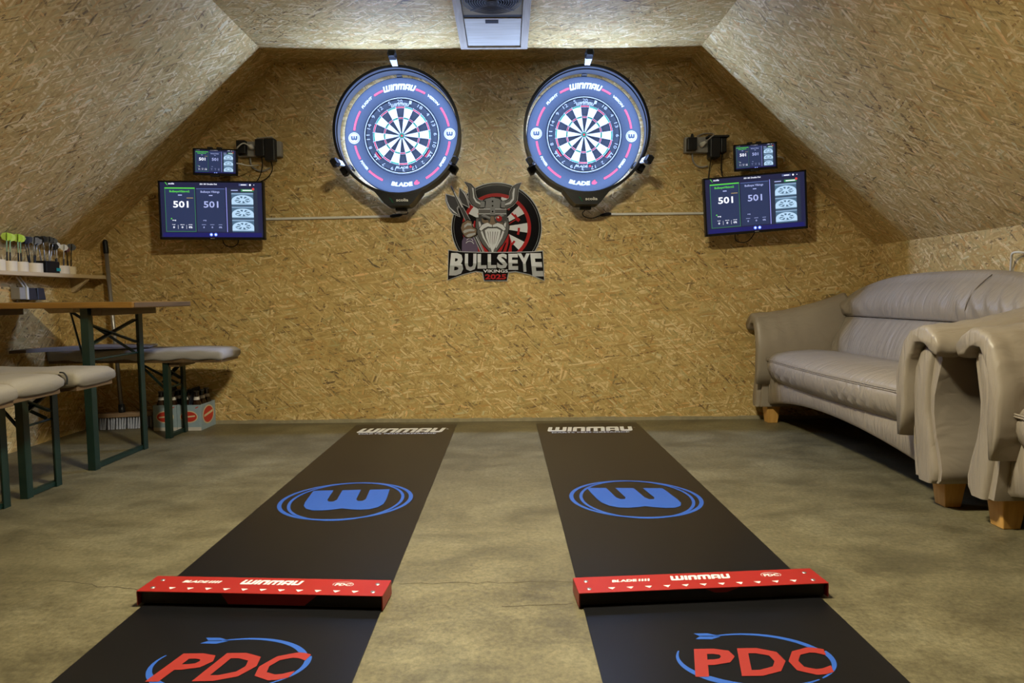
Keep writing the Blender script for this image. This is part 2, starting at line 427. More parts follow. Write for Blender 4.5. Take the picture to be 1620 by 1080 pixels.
def circ(cx, cy, r, n=24, ry=None, a0=0, a1=2 * pi):
    ry = ry or r
    return [(cx + r * cos(a0 + (a1 - a0) * k / n), cy + ry * sin(a0 + (a1 - a0) * k / n)) for k in range(n if abs(a1 - a0 - 2 * pi) < 1e-6 else n + 1)]

def ring2(cx, cy, r0, r1, n=48, a0=0, a1=2 * pi, ry0=None, ry1=None, rot=0):
    ry0 = ry0 or r0; ry1 = ry1 or r1; out = []
    def pt(r, ry, a):
        x, y = r * cos(a), ry * sin(a)
        return (cx + x * cos(rot) - y * sin(rot), cy + x * sin(rot) + y * cos(rot))
    for k in range(n):
        a = a0 + (a1 - a0) * k / n; b = a0 + (a1 - a0) * (k + 1) / n
        out.append([pt(r0, ry0, a), pt(r1, ry1, a), pt(r1, ry1, b), pt(r0, ry0, b)])
    return out

def rect2(x0, x1, y0, y1): return [(x0, y0), (x1, y0), (x1, y1), (x0, y1)]

def block_word(word='WINMAU', slant=0.22):
    """chunky rounded slanted capitals: slots cut from solid blocks"""
    out = []; x = 0.0; s = 0.31; g = 0.10; c = 0.13
    def bottom(w): return [(x, s * 1.0), (x, c), (x + c, 0), (x + w - c, 0), (x + w, c), (x + w, s)]
    def top(w): return [(x, 1 - s), (x + w, 1 - s), (x + w, 1 - c), (x + w - c, 1), (x + c, 1), (x, 1 - c)]
    for ch in word:
        if ch == 'W':
            w = 1.45
            out += [bottom(w), rect2(x, x + s, s, 1), rect2(x + (w - s) / 2, x + (w + s) / 2, s, 1), rect2(x + w - s, x + w, s, 1)]
        elif ch == 'I':
            w = s; out += [rect2(x, x + w, 0, 1)]
        elif ch == 'N':
            w = 0.95; out += [top(w), rect2(x, x + s, 0, 1 - s), rect2(x + w - s, x + w, 0, 1 - s)]
        elif ch == 'M':
            w = 1.45; out += [top(w), rect2(x, x + s, 0, 1 - s), rect2(x + (w - s) / 2, x + (w + s) / 2, 0, 1 - s), rect2(x + w - s, x + w, 0, 1 - s)]
        elif ch == 'A':
            w = 1.0; out += [top(w), rect2(x, x + s, 0, 1 - s), rect2(x + w - s, x + w, 0, 1 - s), rect2(x + s, x + w - s, 0.22, 0.42)]
        elif ch == 'U':
            w = 0.95; out += [bottom(w), rect2(x, x + s, s, 1), rect2(x + w - s, x + w, s, 1)]
        x += w + g
    return [[(px + slant * py, py) for px, py in q] for q in out]

def w_mark(lean=0.0):
    """the W emblem: block with a scooped foot and two slots open at the top"""
    q = []
    q.append([(-1, -.10), (-.97, -.32), (-.86, -.50), (-.68, -.60), (-.45, -.62), (-.2, -.58), (0, -.52), (0, -.10)])
    q.append([(0, -.10), (0, -.52), (.2, -.58), (.45, -.62), (.68, -.60), (.86, -.50), (.97, -.32), (1, -.10)])
    q += [rect2(-1, -.48, -.10, .62), rect2(-.24, .24, -.10, .62), rect2(.48, 1, -.10, .62)]
    q += [[(-.48, -.10), (-.42, -.10), (-.48, .0)], [(-.24, -.10), (-.30, -.10), (-.24, .0)], [(.24, -.10), (.30, -.10), (.24, .0)], [(.48, -.10), (.42, -.10), (.48, .0)]]
    return [[(x + lean * y, y) for x, y in p] for p in q]

# ------------------------------------------------------------------ the room
XL, XR, ZK = -2.535, 2.2685, 1.0724
CL, CR, ZC = -1.379, 1.112, 2.179
YB, YR = 0.0, -7.2

def slab(name, quad, normal, mat, uvs, thick=0.03):
    """a flat board with thickness behind it and metre-scaled uvs on its front"""
    nrm = Vector(normal).normalized()
    vsl = [Vector(p) for p in quad] + [Vector(p) - nrm * thick for p in quad]
    n = len(quad)
    faces = [tuple(range(n)), tuple(reversed(range(n, 2 * n)))] + [(i, i + n, (i + 1) % n + n, (i + 1) % n) for i in range(n)]
    me = bpy.data.meshes.new(name); me.from_pydata(vsl, [], faces); fix_normals(me); me.materials.append(mat)
    uvl = me.uv_layers.new(name='UVMap')
    allu = list(uvs) + list(uvs)
    for p in me.polygons:
        for li in p.loop_indices: uvl.data[li].uv = allu[me.loops[li].vertex_index]
    o = bpy.data.objects.new(name, me); COL.objects.link(o)
    return tag(o, kind='structure')

slope_l = math.hypot(CL - XL, ZC - ZK); slope_r = math.hypot(XR - CR, ZC - ZK)
pent = [(XL, 0), (XR, 0), (XR, ZK), (CR, ZC), (CL, ZC), (XL, ZK)]
tag(slab('wall_back', [(x, YB, z) for x, z in pent], (0, -1, 0), M['osb_wall'], pent), 'yellow brown strand board end wall with two dartboards')
tag(slab('wall_rear', [(x, YR, z) for x, z in pent], (0, 1, 0), M['osb_wall'], pent), 'strand board wall behind the viewer')
tag(slab('wall_left', [(XL, YB, 0), (XL, YR, 0), (XL, YR, ZK), (XL, YB, ZK)], (1, 0, 0), M['osb_left'], [(0, 0), (0, YR), (ZK, YR), (ZK, 0)]), 'low strand board knee wall behind the benches')
tag(slab('wall_right', [(XR, YB, 0), (XR, YR, 0), (XR, YR, ZK), (XR, YB, ZK)], (-1, 0, 0), M['osb_right'], [(0, 0), (0, YR), (ZK, YR), (ZK, 0)]), 'low strand board knee wall behind the sofa')
tag(slab('wall_slope_left', [(XL, YB, ZK), (XL, YR, ZK), (CL, YR, ZC), (CL, YB, ZC)], (1, 0, -1), M['osb_left'], [(0, 0), (YR, 0), (YR, slope_l), (0, slope_l)]), 'sloping strand board roof panel above the wall shelf')
tag(slab('wall_slope_right', [(XR, YB, ZK), (XR, YR, ZK), (CR, YR, ZC), (CR, YB, ZC)], (-1, 0, -1), M['osb_right'], [(0, 0), (YR, 0), (YR, slope_r), (0, slope_r)]), 'sloping strand board roof panel above the sofa')
tag(slab('ceiling', [(CL, YB, ZC), (CL, YR, ZC), (CR, YR, ZC), (CR, YB, ZC)], (0, 0, -1), M['osb_ceil'], [(CL, 0), (CL, YR), (CR, YR), (CR, 0)]), 'flat strand board ceiling strip with a fan opening')
floor = obj('floor', MB().box(XL - .03, XR + .03, YR - .03, YB + .03, -0.05, 0.0), M['concrete'], kind='structure')
tag(floor, 'worn yellowish grey concrete floor')
bm_ = MB()
random.seed(3)
px, last = XL, None
edge = []
while px < XR:
    edge.append(px); px += random.uniform(.05, .16)
edge.append(XR)
for a, b in zip(edge[:-1], edge[1:]):
    bm_.box(a, b, -random.uniform(.006, .011), 0, 0, random.uniform(.017, .024))
obj('baseboard_back', bm_, M['concrete_edge'], kind='structure')

def crack(pts):
    mb = MB(); w = 0.0011
    mb.loft([[(x, y - w * random.uniform(.5, 1.3), .0007), (x, y + w * random.uniform(.5, 1.3), .0007)] for x, y in pts], caps=False, closed=False)
    obj('crack', mb, M['crack'], floor, recalc=False)
random.seed(5)
def wob(x0, y0, x1, y1, n, a): return [(x0 + (x1 - x0) * i / n, y0 + (y1 - y0) * i / n + random.uniform(-a, a)) for i in range(n + 1)]
crack(wob(-1.28, -2.255, -0.90, -2.345, 14, .007)); crack(wob(-1.66, -2.31, -1.40, -2.32, 9, .006)); crack(wob(-.30, -2.30, .18, -2.30, 16, .006)); crack(wob(-.02, -2.44, .16, -2.425, 8, .004))

# ------------------------------------------------------------------ fan box in the ceiling
zc = ZC
fan = thing('ceiling_fan_hatch', (-0.06, -.62, zc), 'ceiling hatch with pale panel, black finger slot and round black fan grille', 'fan')
Zf = zc - 0.022
for x0, x1, y0, y1 in ((-.246, -.208, -1.40, -.285), (.088, .126, -1.40, -.285)):
    obj('frame_strip', MB().box(x0, x1, y0, y1, Zf, zc), M['trim'], fan, bevel=.002)
obj('frame_strip', MB().box(-.246, .126, -.285, -.262, Zf, zc), M['trim'], fan, bevel=.002)
panel = obj('hatch_panel', MB().box(-.204, .084, -.655, -.300, zc - .016, zc), M['hatch'], fan, bevel=.002)
obj('finger_slot', MB().box(-.098, -.032, -.642, -.602, zc - .018, zc - .0155), M['black_matte'], panel)
obj('shadow_gap', MB().box(-.206, .086, -.690, -.656, zc - .010, zc - .002), M['black_matte'], fan)
obj('fan_plate', MB().box(-.206, .086, -1.40, -.690, zc - .012, zc - .001), M['fan_plate'], fan)
fc = (-.060, -.872)
mb = MB().lathe([(.0, -.001), (.130, -.001), (.130, .0)], (fc[0], fc[1], zc - .0125), 'z', 40); obj('fan_housing', mb, M['black_matte'], fan)
gr = None
for k in range(10):
    r = .034 + .0115 * k
    mb = MB(); mb.tube([(fc[0] + r * cos(a), fc[1] + r * sin(a), zc - .034 + .0008 * k) for a in [2 * pi * i / 40 for i in range(41)]], .0018, 5)
    obj('guard_ring', mb, M['fan_wire'], fan, smooth=True)
for a in (radians(45), radians(135), radians(225), radians(315)):
    obj('guard_spoke', MB().tube([(fc[0], fc[1], zc - .036), (fc[0] + .148 * cos(a), fc[1] + .148 * sin(a), zc - .024)], .0035, 6), M['fan_wire'], fan)
obj('fan_hub', MB().lathe([(0, 0), (.03, 0), (.034, .006), (.034, .02)], (fc[0], fc[1], zc - .038), 'z', 24), M['fan_black'], fan)
for k in range(7):
    a = 2 * pi * k / 7
    pts = [(.03, -.012), (.115, -.035), (.122, .02), (.03, .012)]
    mb = MB().prism2d(pts, lambda x, y: (fc[0] + x * cos(a) - y * sin(a), fc[1] + x * sin(a) + y * cos(a), zc - .020 + y * .18), lambda x, y: (fc[0] + x * cos(a) - y * sin(a), fc[1] + x * sin(a) + y * cos(a), zc - .018 + y * .18))
    obj('fan_blade', mb, M['fan_black'], fan)

# ------------------------------------------------------------------ lamp on the ceiling out of view, ahead of the viewer
LY = -2.42
lamp = thing('ceiling_lamp', (-.06, LY, zc), 'small square ceiling lamp with added black light baffle in the middle of the room, out of view', 'lamp')
HX, HY = .16, .13
mb = MB()
for x0, x1, y0, y1 in ((-HX - .015, -HX, -HY - .015, HY + .015), (HX, HX + .015, -HY - .015, HY + .015), (-HX, HX, -HY - .015, -HY), (-HX, HX, HY, HY + .015)):
    mb.box(-.06 + x0, -.06 + x1, LY + y0, LY + y1, zc - .048, zc - .001)
obj('lamp_baffle', mb, M['black_matte'], lamp)  # unseen rim added so upper wall and slopes get less lamp light
obj('lamp_body', MB().box(-.06 - HX + .001, -.06 + HX - .001, LY - HY + .001, LY + HY - .001, zc - .022, zc - .001), M['white_plastic'], lamp)
obj('lamp_diffuser', MB().box(-.06 - HX + .002, -.06 + HX - .002, LY - HY + .002, LY + HY - .002, zc - .027, zc - .0225), M['lamp_glow'], lamp)

# ------------------------------------------------------------------ dartboards
ORDER = [20, 1, 18, 4, 13, 6, 10, 15, 2, 17, 3, 19, 7, 16, 8, 11, 14, 9, 12, 5]
YF = -.075                                     # board face
def sector(cx, cz, r0, r1, a0, a1, yf, yb, n=3):
    mb = MB(); A = [a0 + (a1 - a0) * i / n for i in range(n + 1)]
    poly = [(r1 * cos(a), r1 * sin(a)) for a in A] + [(r0 * cos(a), r0 * sin(a)) for a in reversed(A)]
    return mb.prism2d(poly, lambda x, y: (cx + x, yf, cz + y), lambda x, y: (cx + x, yb, cz + y))

def dart_station(cx, cz, side, tilt):
    other = 'left' if side == 'left' else 'right'
    beside = 'nearer the benches' if side == 'left' else 'nearer the sofa'
    # --- board
    bd = thing('dartboard', (cx, 0, cz), 'round bristle dartboard, %s of the two, %s' % (other, beside), 'dartboard', 'dartboards')
    obj('board_body', MB().lathe([(0, -.03), (.2255, -.03), (.2255, YF + .002), (.2235, YF), (0, YF)], (cx, 0, cz), 'y', 72), M['sisal_black'], bd)
    dth = pi / 10
    y1 = YF - .0012
    for i, num in enumerate(ORDER):
        a = pi / 2 - i * dth + tilt
        dark = i % 2 == 0
        sm = M['sisal_black'] if dark else M['sisal_white']; rm = M['sisal_red'] if dark else M['sisal_green']
        for nm, r0, r1, mt in (('inner_single', .0165, .098, sm), ('treble_bed', .0985, .107, rm), ('outer_single', .1075, .161, sm), ('double_bed', .1615, .170, rm)):
            obj(nm, sector(cx, cz, r0, r1, a - dth / 2, a + dth / 2, y1 - (.0006 if 'bed' in nm else 0), YF + .002), mt, bd)
        # number
        t = text2d(str(num), .0); t = fit2(t, -.0075 * len(str(num)), .0075 * len(str(num)), -.010, .010)
        flip = a if True else a
        up = Vector((cos(a), 0, sin(a))); rt = Vector((sin(a), 0, -cos(a)))
        c = Vector((cx, YF - .003, cz)) + up * .199
        mb = MB().polys2d(t, lambda x, y: tuple(c + rt * x + up * y)); obj('number', mb, M['board_white'], bd, recalc=False)
    obj('outer_bull', MB().lathe([(0, -.0022), (.0160, -.0022), (.0160, .001)], (cx, YF, cz), 'y', 28), M['sisal_green'], bd)
    obj('bullseye', MB().lathe([(0, -.0034), (.0066, -.0034), (.0066, .001)], (cx, YF, cz), 'y', 20), M['sisal_red'], bd)
    mb = MB()
    mb.tube([(cx + .218 * cos(a), YF - .003, cz + .218 * sin(a)) for a in [2 * pi * k / 72 for k in range(73)]], .0022, 6)
    obj('number_ring', mb, M['board_white'], bd, smooth=True)
    mb = MB()
    for r in (.0162, .0982, .1072, .1612, .1702):
        mb.tube([(cx + r * cos(a), YF - .0025, cz + r * sin(a)) for a in [2 * pi * k / 60 for k in range(61)]], .0006, 4)
    for i in range(20):
        a = pi / 2 - (i + .5) * dth + tilt
        mb.tube([(cx + .0165 * cos(a), YF - .0028, cz + .0165 * sin(a)), (cx + .1755 * cos(a), YF - .0028, cz + .1755 * sin(a))], .0006, 4)
    obj('wire_spider', mb, M['wire'], bd)
    def polar(rad, a0, y, dirn=1):
        if dirn > 0: return lambda px, py: (cx + (rad + py) * cos(a0 - px / rad), y, cz + (rad + py) * sin(a0 - px / rad))
        return lambda px, py: (cx + (rad - py) * cos(a0 + px / rad), y, cz + (rad - py) * sin(a0 + px / rad))
    bw = block_word()
    obj('maker_name', MB().polys2d(fit2(bw, -.055, .055, -.0085, .0085), polar(.183, pi / 2 + tilt, YF - .0032)), M['board_white'], bd, recalc=False)
    obj('model_name', MB().polys2d(ctext('BLADE', -.008, 0, .075, .014, .05, .1), polar(.186, -pi / 2 + tilt, YF - .0032, -1)), M['board_white'], bd, recalc=False)
    obj('model_digit', MB().polys2d(ctext('6', .042, 0, .016, .016, .06), polar(.186, -pi / 2 + tilt, YF - .0032, -1)), M['sisal_red'], bd, recalc=False)
    for a0 in (radians(-143), radians(-37)):
        obj('red_mark', MB().polys2d(ring2(0, 0, .180, .187, 6, a0 + tilt - .13, a0 + tilt + .13), lambda x, y: (cx + x, YF - .0032, cz + y)), M['red_print'], bd, recalc=False)
        obj('side_name', MB().polys2d(ctext('WINMAU', 0, 0, .045, .007, .05), polar(.1935, a0 + tilt, YF - .0032, -1)), M['board_white'], bd, recalc=False)
    # --- foam surround
    ys = -.070
    sd = thing('dartboard_surround', (cx, 0, cz), 'wide blue-grey foam ring with red and white print around the %s dartboard' % other, 'dartboard surround', 'dartboard surrounds')
    obj('foam_ring', MB().lathe([(.2265, -.012), (.337, -.012), (.341, -.018), (.341, ys + .006), (.336, ys), (.2285, ys), (.2265, ys + .003)], (cx, 0, cz), 'y', 96, True), M['surround'], sd, autosmooth=40)
    yp = ys - .0012
    def P2(x, y): return (cx + x, yp, cz + y)
    R0, R1 = .2775, .2895
    for a0, a1 in ((70, 58), (33, 9), (-9, -26), (-43, -63), (-117, -137), (-154, -171), (171, 147), (122, 110)):
        a0, a1 = radians(a0) + tilt, radians(a1) + tilt
        obj('red_band', MB().polys2d(ring2(0, 0, R0, R1, 10, a1, a0), P2), M['red_print'], sd, recalc=False)
    obj('maker_name', MB().polys2d(fit2(bw, -.098, .098, -.0175, .0175), polar(.286, pi / 2 + tilt, yp)), M['board_white'], sd, recalc=False)
    obj('model_name', MB().polys2d(ctext('BLADE', -.016, 0, .128, .025, .06, .1), polar(.284, -pi / 2 + tilt, yp, -1)), M['board_white'], sd, recalc=False)
    obj('model_digit', MB().polys2d(ctext('6', .072, 0, .034, .027, .07), polar(.284, -pi / 2 + tilt, yp, -1)), M['red_print'], sd, recalc=False)
    for wd, a0, dn in (('FLIGHT', 134, 1), ('VISION', 45.5, 1), ('POWER', -145.5, -1), ('SPEED', -34.5, -1)):
        obj('side_word', MB().polys2d(ctext(wd, 0, 0, .088 if dn > 0 else .066, .0155, .05, .15), polar(.2835, radians(a0) + tilt, yp, dn)), M['board_white'], sd, recalc=False)
    for a0 in (0, 180):
        a = radians(a0) + tilt; ex, ez = .2835 * cos(a), .2835 * sin(a)
        o = obj('round_emblem', MB().polys2d([circ(ex, ez, .0335, 32)], P2), M['board_white'], sd, recalc=False)
        obj('emblem_letter', MB().polys2d([[(ex + x * .019, ez + y * .02) for x, y in q] for q in w_mark()], lambda x, y: (cx + x, yp - .0006, cz + y)), M['surround'], o, recalc=False)
        obj('emblem_rim', MB().polys2d(ring2(ex, ez, .0262, .0285, 28), lambda x, y: (cx + x, yp - .0006, cz + y)), M['surround'], o, recalc=False)
    # --- light ring
    bcx = cx; cx = cx + (-.010 if side == 'left' else .003)
    lr = thing('light_ring', (cx, 0, cz), 'black round light ring with three camera arms around the %s dartboard' % other, 'light', 'dartboard light rings')
    yb, yfr = -.062, -.205
    obj('ring_shell', MB().lathe([(.357, yb), (.361, yb), (.361, yfr + .01), (.357, yfr + .01)], (cx, 0, cz), 'y', 112, True), M['ring_in'], lr, autosmooth=40)
    obj('outer_skin', MB().lathe([(.3612, yb), (.3635, yb), (.3635, yfr + .008), (.3612, yfr + .008)], (cx, 0, cz), 'y', 112, True), M['black'], lr, autosmooth=40)
    obj('front_rim', MB().lathe([(.3515, yfr + .008), (.3665, yfr + .008), (.3665, yfr), (.3515, yfr)], (cx, 0, cz), 'y', 112, True), M['black'], lr, autosmooth=40)
    yl = -.155
    obj('led_holder', MB().lathe([(.357, yl - .003), (.3500, yl - .0028), (.3500, yl - .0006), (.357, yl - .0004)], (cx, 0, cz), 'y', 112, True), M['black_matte'], lr)
    obj('led_strip', MB().lathe([(.3566, yl + .0004), (.3566, yl + .0120)], (cx, 0, cz), 'y', 112), M['led'], lr, recalc=False)
    for a0 in (90, 211, 330):
        a = radians(a0); up = Vector((cos(a), 0, sin(a))); tn = Vector((-sin(a), 0, cos(a))); C0 = Vector((cx, 0, cz))
        # bracket to the wall
        mb = MB().bar(tuple(C0 + up * .3475 + Vector((0, -.002, 0))), tuple(C0 + up * .3475 + Vector((0, -.075, 0))), .032, .012, tuple(up))
        obj('wall_bracket', mb, M['black_deep'], lr, bevel=.002)
        # arm and camera head
        def at(r, y, t=0): return C0 + up * r + Vector((0, y, 0)) + tn * t
        ya = yfr + .004
        prof = [((.356, ya, .015), (.365, ya, .015)), ((.370, ya - .085, .021), (.380, ya - .09, .021))]
        mb = MB().loft([[at(p[0], p[1], -p[2]), at(p[0], p[1], p[2]), at(q[0], q[1], q[2]), at(q[0], q[1], -q[2])] for p, q in prof])
        arm = obj('camera_arm', mb, M['grey_plastic'], lr, bevel=.001)
        mb = MB()
        hexa = [(-.026, 0), (-.020, .020), (.020, .020), (.026, 0), (.018, -.020), (-.018, -.020)]
        rings = []
        for s_, yy, dr in ((.7, ya - .078, 0), (1, ya - .084, 0), (1, ya - .118, .004), (.72, ya - .127, .004)):
            rings.append([at(.384 + dr + hy * s_, yy, hx * s_) for hx, hy in hexa])
        mb.loft(rings); obj('camera_head', mb, M['black_deep'], lr)
        if a0 != 90:
            mb = MB().loft([[at(.384 + hy * s_, yy, (.022 if a0 > 300 else -.022) * -1 + hx * s_) for hx, hy in hexa] for s_, yy in ((.8, -.10), (1, -.11), (1, -.16), (.8, -.17))]); obj('joint_box', mb, M['black_deep'], lr)
    # control box at the foot
    mb = MB()
    # split into convex strips so that the notch renders clean
    lo = [(-.138, -.342), (-.108, -.378), (-.080, -.412), (-.062, -.424), (0, -.427), (.062, -.424), (.080, -.412), (.108, -.378), (.138, -.342)]
    hi = [(x, -math.sqrt(max(0, .361 ** 2 - x * x))) for x, z in lo]
    for (a, b), (c, d) in zip(zip(lo[:-1], lo[1:]), zip(hi[:-1], hi[1:])):
        q = [a, b, d, c]
        mb.prism2d(q, lambda x, z: (cx + x, yfr + .002, cz + z), lambda x, z: (cx + x, -.06, cz + z))
    bx_ = obj('control_box', mb, M['black'], lr)
    obj('box_name', MB().polys2d(ctext('scolia', .025, -.394, .070, .017, .02), lambda x, z: (cx + x, yfr + .0005, cz + z)), M['white_plastic'], bx_, recalc=False)
    leaf = [[(-.052, -.380), (-.040, -.384), (-.030, -.398), (-.041, -.394)], [(-.042, -.395), (-.033, -.399), (-.024, -.409), (-.030, -.409)]]
    obj('box_mark', MB().polys2d(leaf, lambda x, z: (cx + x, yfr + .0005, cz + z)), M['sisal_green'], bx_, recalc=False)
    obj('cable_outlet', MB().box(cx - .03, cx + .035, -.12, -.07, cz - .442, cz - .426), M['black_matte'], lr)
    return lr

dart_station(-.6158, 1.73, 'left', radians(2.2))
dart_station(.4658, 1.73, 'right', radians(-2.0))

# ------------------------------------------------------------------ club sticker on the wall
st = thing('wall_sticker', (-.066, -.004, 1.174), 'glossy round viking club sticker with BULLSEYE banner on the board wall', 'sticker', rot=(0, radians(.4), 0), local=True)
_lay = [0]
def SP(u, v): return ((u - 784) * .003873, (365 - v) * .00383)
def spoly(name, polys, mat, layer, parent=None):
    d = -.0004 * layer
    mb = MB()
    for p in polys:
        mb.prism2d([SP(u, v) for u, v in p], lambda x, z: (x, d, z), lambda x, z: (x, d + .0003, z))
    return obj(name, mb, M[mat], parent or st)
def c1(pts): return [(700 + x / 9.53, 270 + y / 9.53) for x, y in pts]
def c2(pts): return [(700 + x / 9.53, 350 + y / 9.53) for x, y in pts]
def grow(p, d):
    cx = sum(q[0] for q in p) / len(p); cy = sum(q[1] for q in p) / len(p); out = []
    n = len(p)
    area = sum(p[i][0] * p[(i + 1) % n][1] - p[(i + 1) % n][0] * p[i][1] for i in range(n))
    s = 1 if area > 0 else -1
    for i in range(n):
        ax, ay = p[i - 1]; bx, by = p[i]; cx_, cy_ = p[(i + 1) % n]
        def nr(x0, y0, x1, y1):
            L_ = math.hypot(x1 - x0, y1 - y0) or 1; return (y1 - y0) / L_ * s, -(x1 - x0) / L_ * s
        n1 = nr(ax, ay, bx, by); n2 = nr(bx, by, cx_, cy_); mx, my = n1[0] + n2[0], n1[1] + n2[1]; L_ = math.hypot(mx, my) or 1
        k = min(1.6, 1 / max(.35, L_ / 2))
        out.append((bx + mx / L_ * d * k, by + my / L_ * d * k))
    return out
CXs, CYs = 785.5, 360
spoly('edge_film', [circ(CXs, CYs, 71.6, 60)], 'ink_edge', 0)
spoly('black_disc', [circ(CXs, CYs, 70.2, 60)], 'ink_black', 1)
spoly('rim_line', ring2(CXs, CYs, 67.2, 67.9, 60), 'ink_grey', 2)
spoly('red_ring', ring2(CXs, CYs, 49, 54.5, 60), 'ink_red', 2)
for k in range(20):
    a = 2 * pi * k / 20 + .157
    spoly('printed_segment', [[(CXs + 3 * cos(a), CYs + 3 * sin(a)), (CXs + 49 * cos(a), CYs + 49 * sin(a)), (CXs + 49 * cos(a + .157), CYs + 49 * sin(a + .157)), (CXs + 49 * cos(a + .314), CYs + 49 * sin(a + .314)), (CXs + 3 * cos(a + .314), CYs + 3 * sin(a + .314))]], 'ink_light' if k % 2 else 'ink_black', 2)
spoly('treble_ring', [q for k, q in enumerate(ring2(CXs, CYs, 33.5, 37, 60)) if (k // 3) % 2 == 0], 'ink_red', 3)
spoly('dart_print', [[(803, 354), (816, 346), (816.5, 347.5), (804, 355)], [(808, 338), (810, 336), (817, 343), (815, 345)], [(815, 347), (820, 344), (823, 347), (820, 351)]], 'ink_red', 4)
# cloak and sleeve
spoly('cloak', [[(755, 399), (756, 378), (764, 366), (779, 362), (797, 364), (805, 370), (809, 382), (809.5, 399)]], 'ink_red', 4)
spoly('cloak_fold', [[(800, 399), (804, 385), (805, 372), (806, 373), (807, 386), (803, 399)], [(792, 399), (799, 383), (800.5, 384), (795, 399)], [(757, 388), (762, 394), (764, 399), (760, 399)]], 'ink_black', 5)
spoly('sleeve', [[(730.5, 399), (731, 381), (734, 374), (744, 370), (752, 372), (755, 380), (756, 399)]], 'ink_sleeve', 5)
spoly('sleeve_fold', [ring2(743, 382, 4.8, 5.6, 10, 3.6, 6.1)[i] for i in range(10)] + [ring2(743, 388, 6.5, 7.4, 10, 3.7, 5.9)[i] for i in range(10)], 'ink_light', 6)
# beard
beard = [(753.5, 345), (753, 358), (756, 372), (763, 385), (773, 396), (776, 404), (779, 410), (782, 404), (786, 396), (796, 384), (803, 370), (805, 358), (803, 345)]
spoly('beard_outline', [grow(beard, 1.2)], 'ink_black', 6)
spoly('beard', [beard], 'ink_mid', 7)
for pts in ([(757, 350), (759, 362), (764, 376), (774, 392), (775, 391), (767, 376), (762, 362), (760, 350)], [(801, 350), (799, 362), (794, 376), (785, 392), (784, 391), (791, 376), (796, 362), (798, 350)]):
    spoly('beard_strand', [pts], 'ink_light', 8)
fb = [(767, 364), (769, 375), (773, 386), (777, 395), (779, 404), (781, 395), (786, 386), (790, 375), (792, 364), (786, 361), (772, 361)]
spoly('fore_beard', [fb], 'ink_light', 8)
spoly('beard_line', [[(771 + i * 4, 366), (772 + i * 4, 366), (775.4 + i * 2, 385 + 2 * (2 - abs(i - 2))), (775 + i * 2, 385)] for i in range(5)], 'ink_mid', 9)
# face
face = [(757, 338), (802, 338), (802, 350), (793, 357), (766, 357), (757, 350)]
spoly('face', [face], 'ink_dark', 8)
for q in ([(762, 345), (771, 346), (774, 353), (768, 355), (763, 351)], [(786, 352), (796, 352), (794, 355), (787, 356)]): spoly('cheek', [q], 'ink_skin', 9)
spoly('nose', [[(776.5, 342), (781, 342), (782.5, 350), (785, 353.5), (779, 356), (773.5, 353.5), (775.5, 350)]], 'ink_skin', 10)
spoly('eyebrow', [[(761, 341), (766, 338.5), (776, 343.5), (775, 346)], [(798, 341), (793, 338.5), (782.5, 343.5), (783.5, 346)]], 'ink_grey', 10)
spoly('eye', [[(763, 345.5), (768, 344.5), (773, 347.5), (767, 348)]], 'ink_black', 11)
o_ = spoly('red_eye', [circ(789.5, 345.5, 4.6, 20)], 'ink_red', 11)
spoly('eye_glint', [circ(788, 343.8, 1.3, 10)], 'ink_light', 12, o_)
mous = [[(758, 362), (763, 355), (771, 352), (778.5, 355.5), (778.5, 359), (772, 358), (766, 361), (761, 365)], [(800, 362), (795, 355), (787, 352), (779.5, 355.5), (779.5, 359), (786, 358), (792, 361), (797, 365)]]
for q in mous:
    spoly('moustache_outline', [grow(q, .8)], 'ink_black', 9)
    spoly('moustache', [q], 'ink_light', 10)
# helmet
dome = [(759, 332), (759.5, 325), (763, 318.5), (769, 314.5), (779, 312.5), (789, 314.5), (795, 318.5), (798.5, 325), (799, 332)]
spoly('helmet_outline', [grow(dome, 1.3)], 'ink_black', 8)
spoly('helmet', [dome], 'ink_grey', 9)
spoly('helmet_shade', [[(759, 332), (759.5, 325), (763, 318.5), (766, 316.5), (765, 325), (766, 332)], [(799, 332), (798.5, 325), (795, 318.5), (792, 316.5), (793, 325), (792, 332)]], 'ink_dark', 10)
spoly('helmet_band', [rect2(757, 801, 330.5, 338.5)], 'ink_mid', 10)
spoly('band_line', [rect2(757, 801, 330.2, 331.2), rect2(757, 801, 337.6, 338.6)], 'ink_light', 11)
spoly('helmet_strip', [[(775.5, 340), (776.2, 312.5), (782.6, 312.5), (783.3, 340)]], 'ink_grey', 12)
for v in (318.5, 325.5, 334.5): spoly('rivet', [circ(779.3, v, 1.4, 10)], 'ink_black', 13)
hornL = [(736.7, 288.9), (742, 296.2), (743, 306.7), (742.5, 315), (747.2, 323.5), (756.7, 328.8), (766, 328), (767.2, 319.3), (758.8, 317.7), (753.5, 314), (751.4, 306.7), (750.5, 298.3), (745, 292)]
hornR = [(823.3, 290), (818.6, 300.4), (817.6, 310), (816.8, 317.2), (810.2, 324.6), (800.7, 329.8), (792.3, 328), (793.4, 319.3), (800.7, 317.7), (806.5, 314), (807.6, 303.6), (811.2, 296.2), (817.5, 292.2)]
for hn in (hornL, hornR):
    spoly('horn_edge', [grow(hn, 1.7)], 'ink_edge', 9)
    spoly('horn_outline', [grow(hn, 1.0)], 'ink_black', 10)
    hr = spoly('horn', [hn], 'ink_mid', 11)
spoly('horn_light', [[(747, 297), (748.5, 306), (749, 313), (753, 320), (760, 323.5), (760, 321), (754.5, 318), (751, 312.5), (750, 305), (749.5, 298)], [(812.5, 298), (810.5, 306), (810.5, 314), (806, 319.5), (799, 322.5), (799, 324.5), (807.5, 322.5), (813, 315.5), (813.5, 306), (814.5, 298)]], 'ink_light', 12)
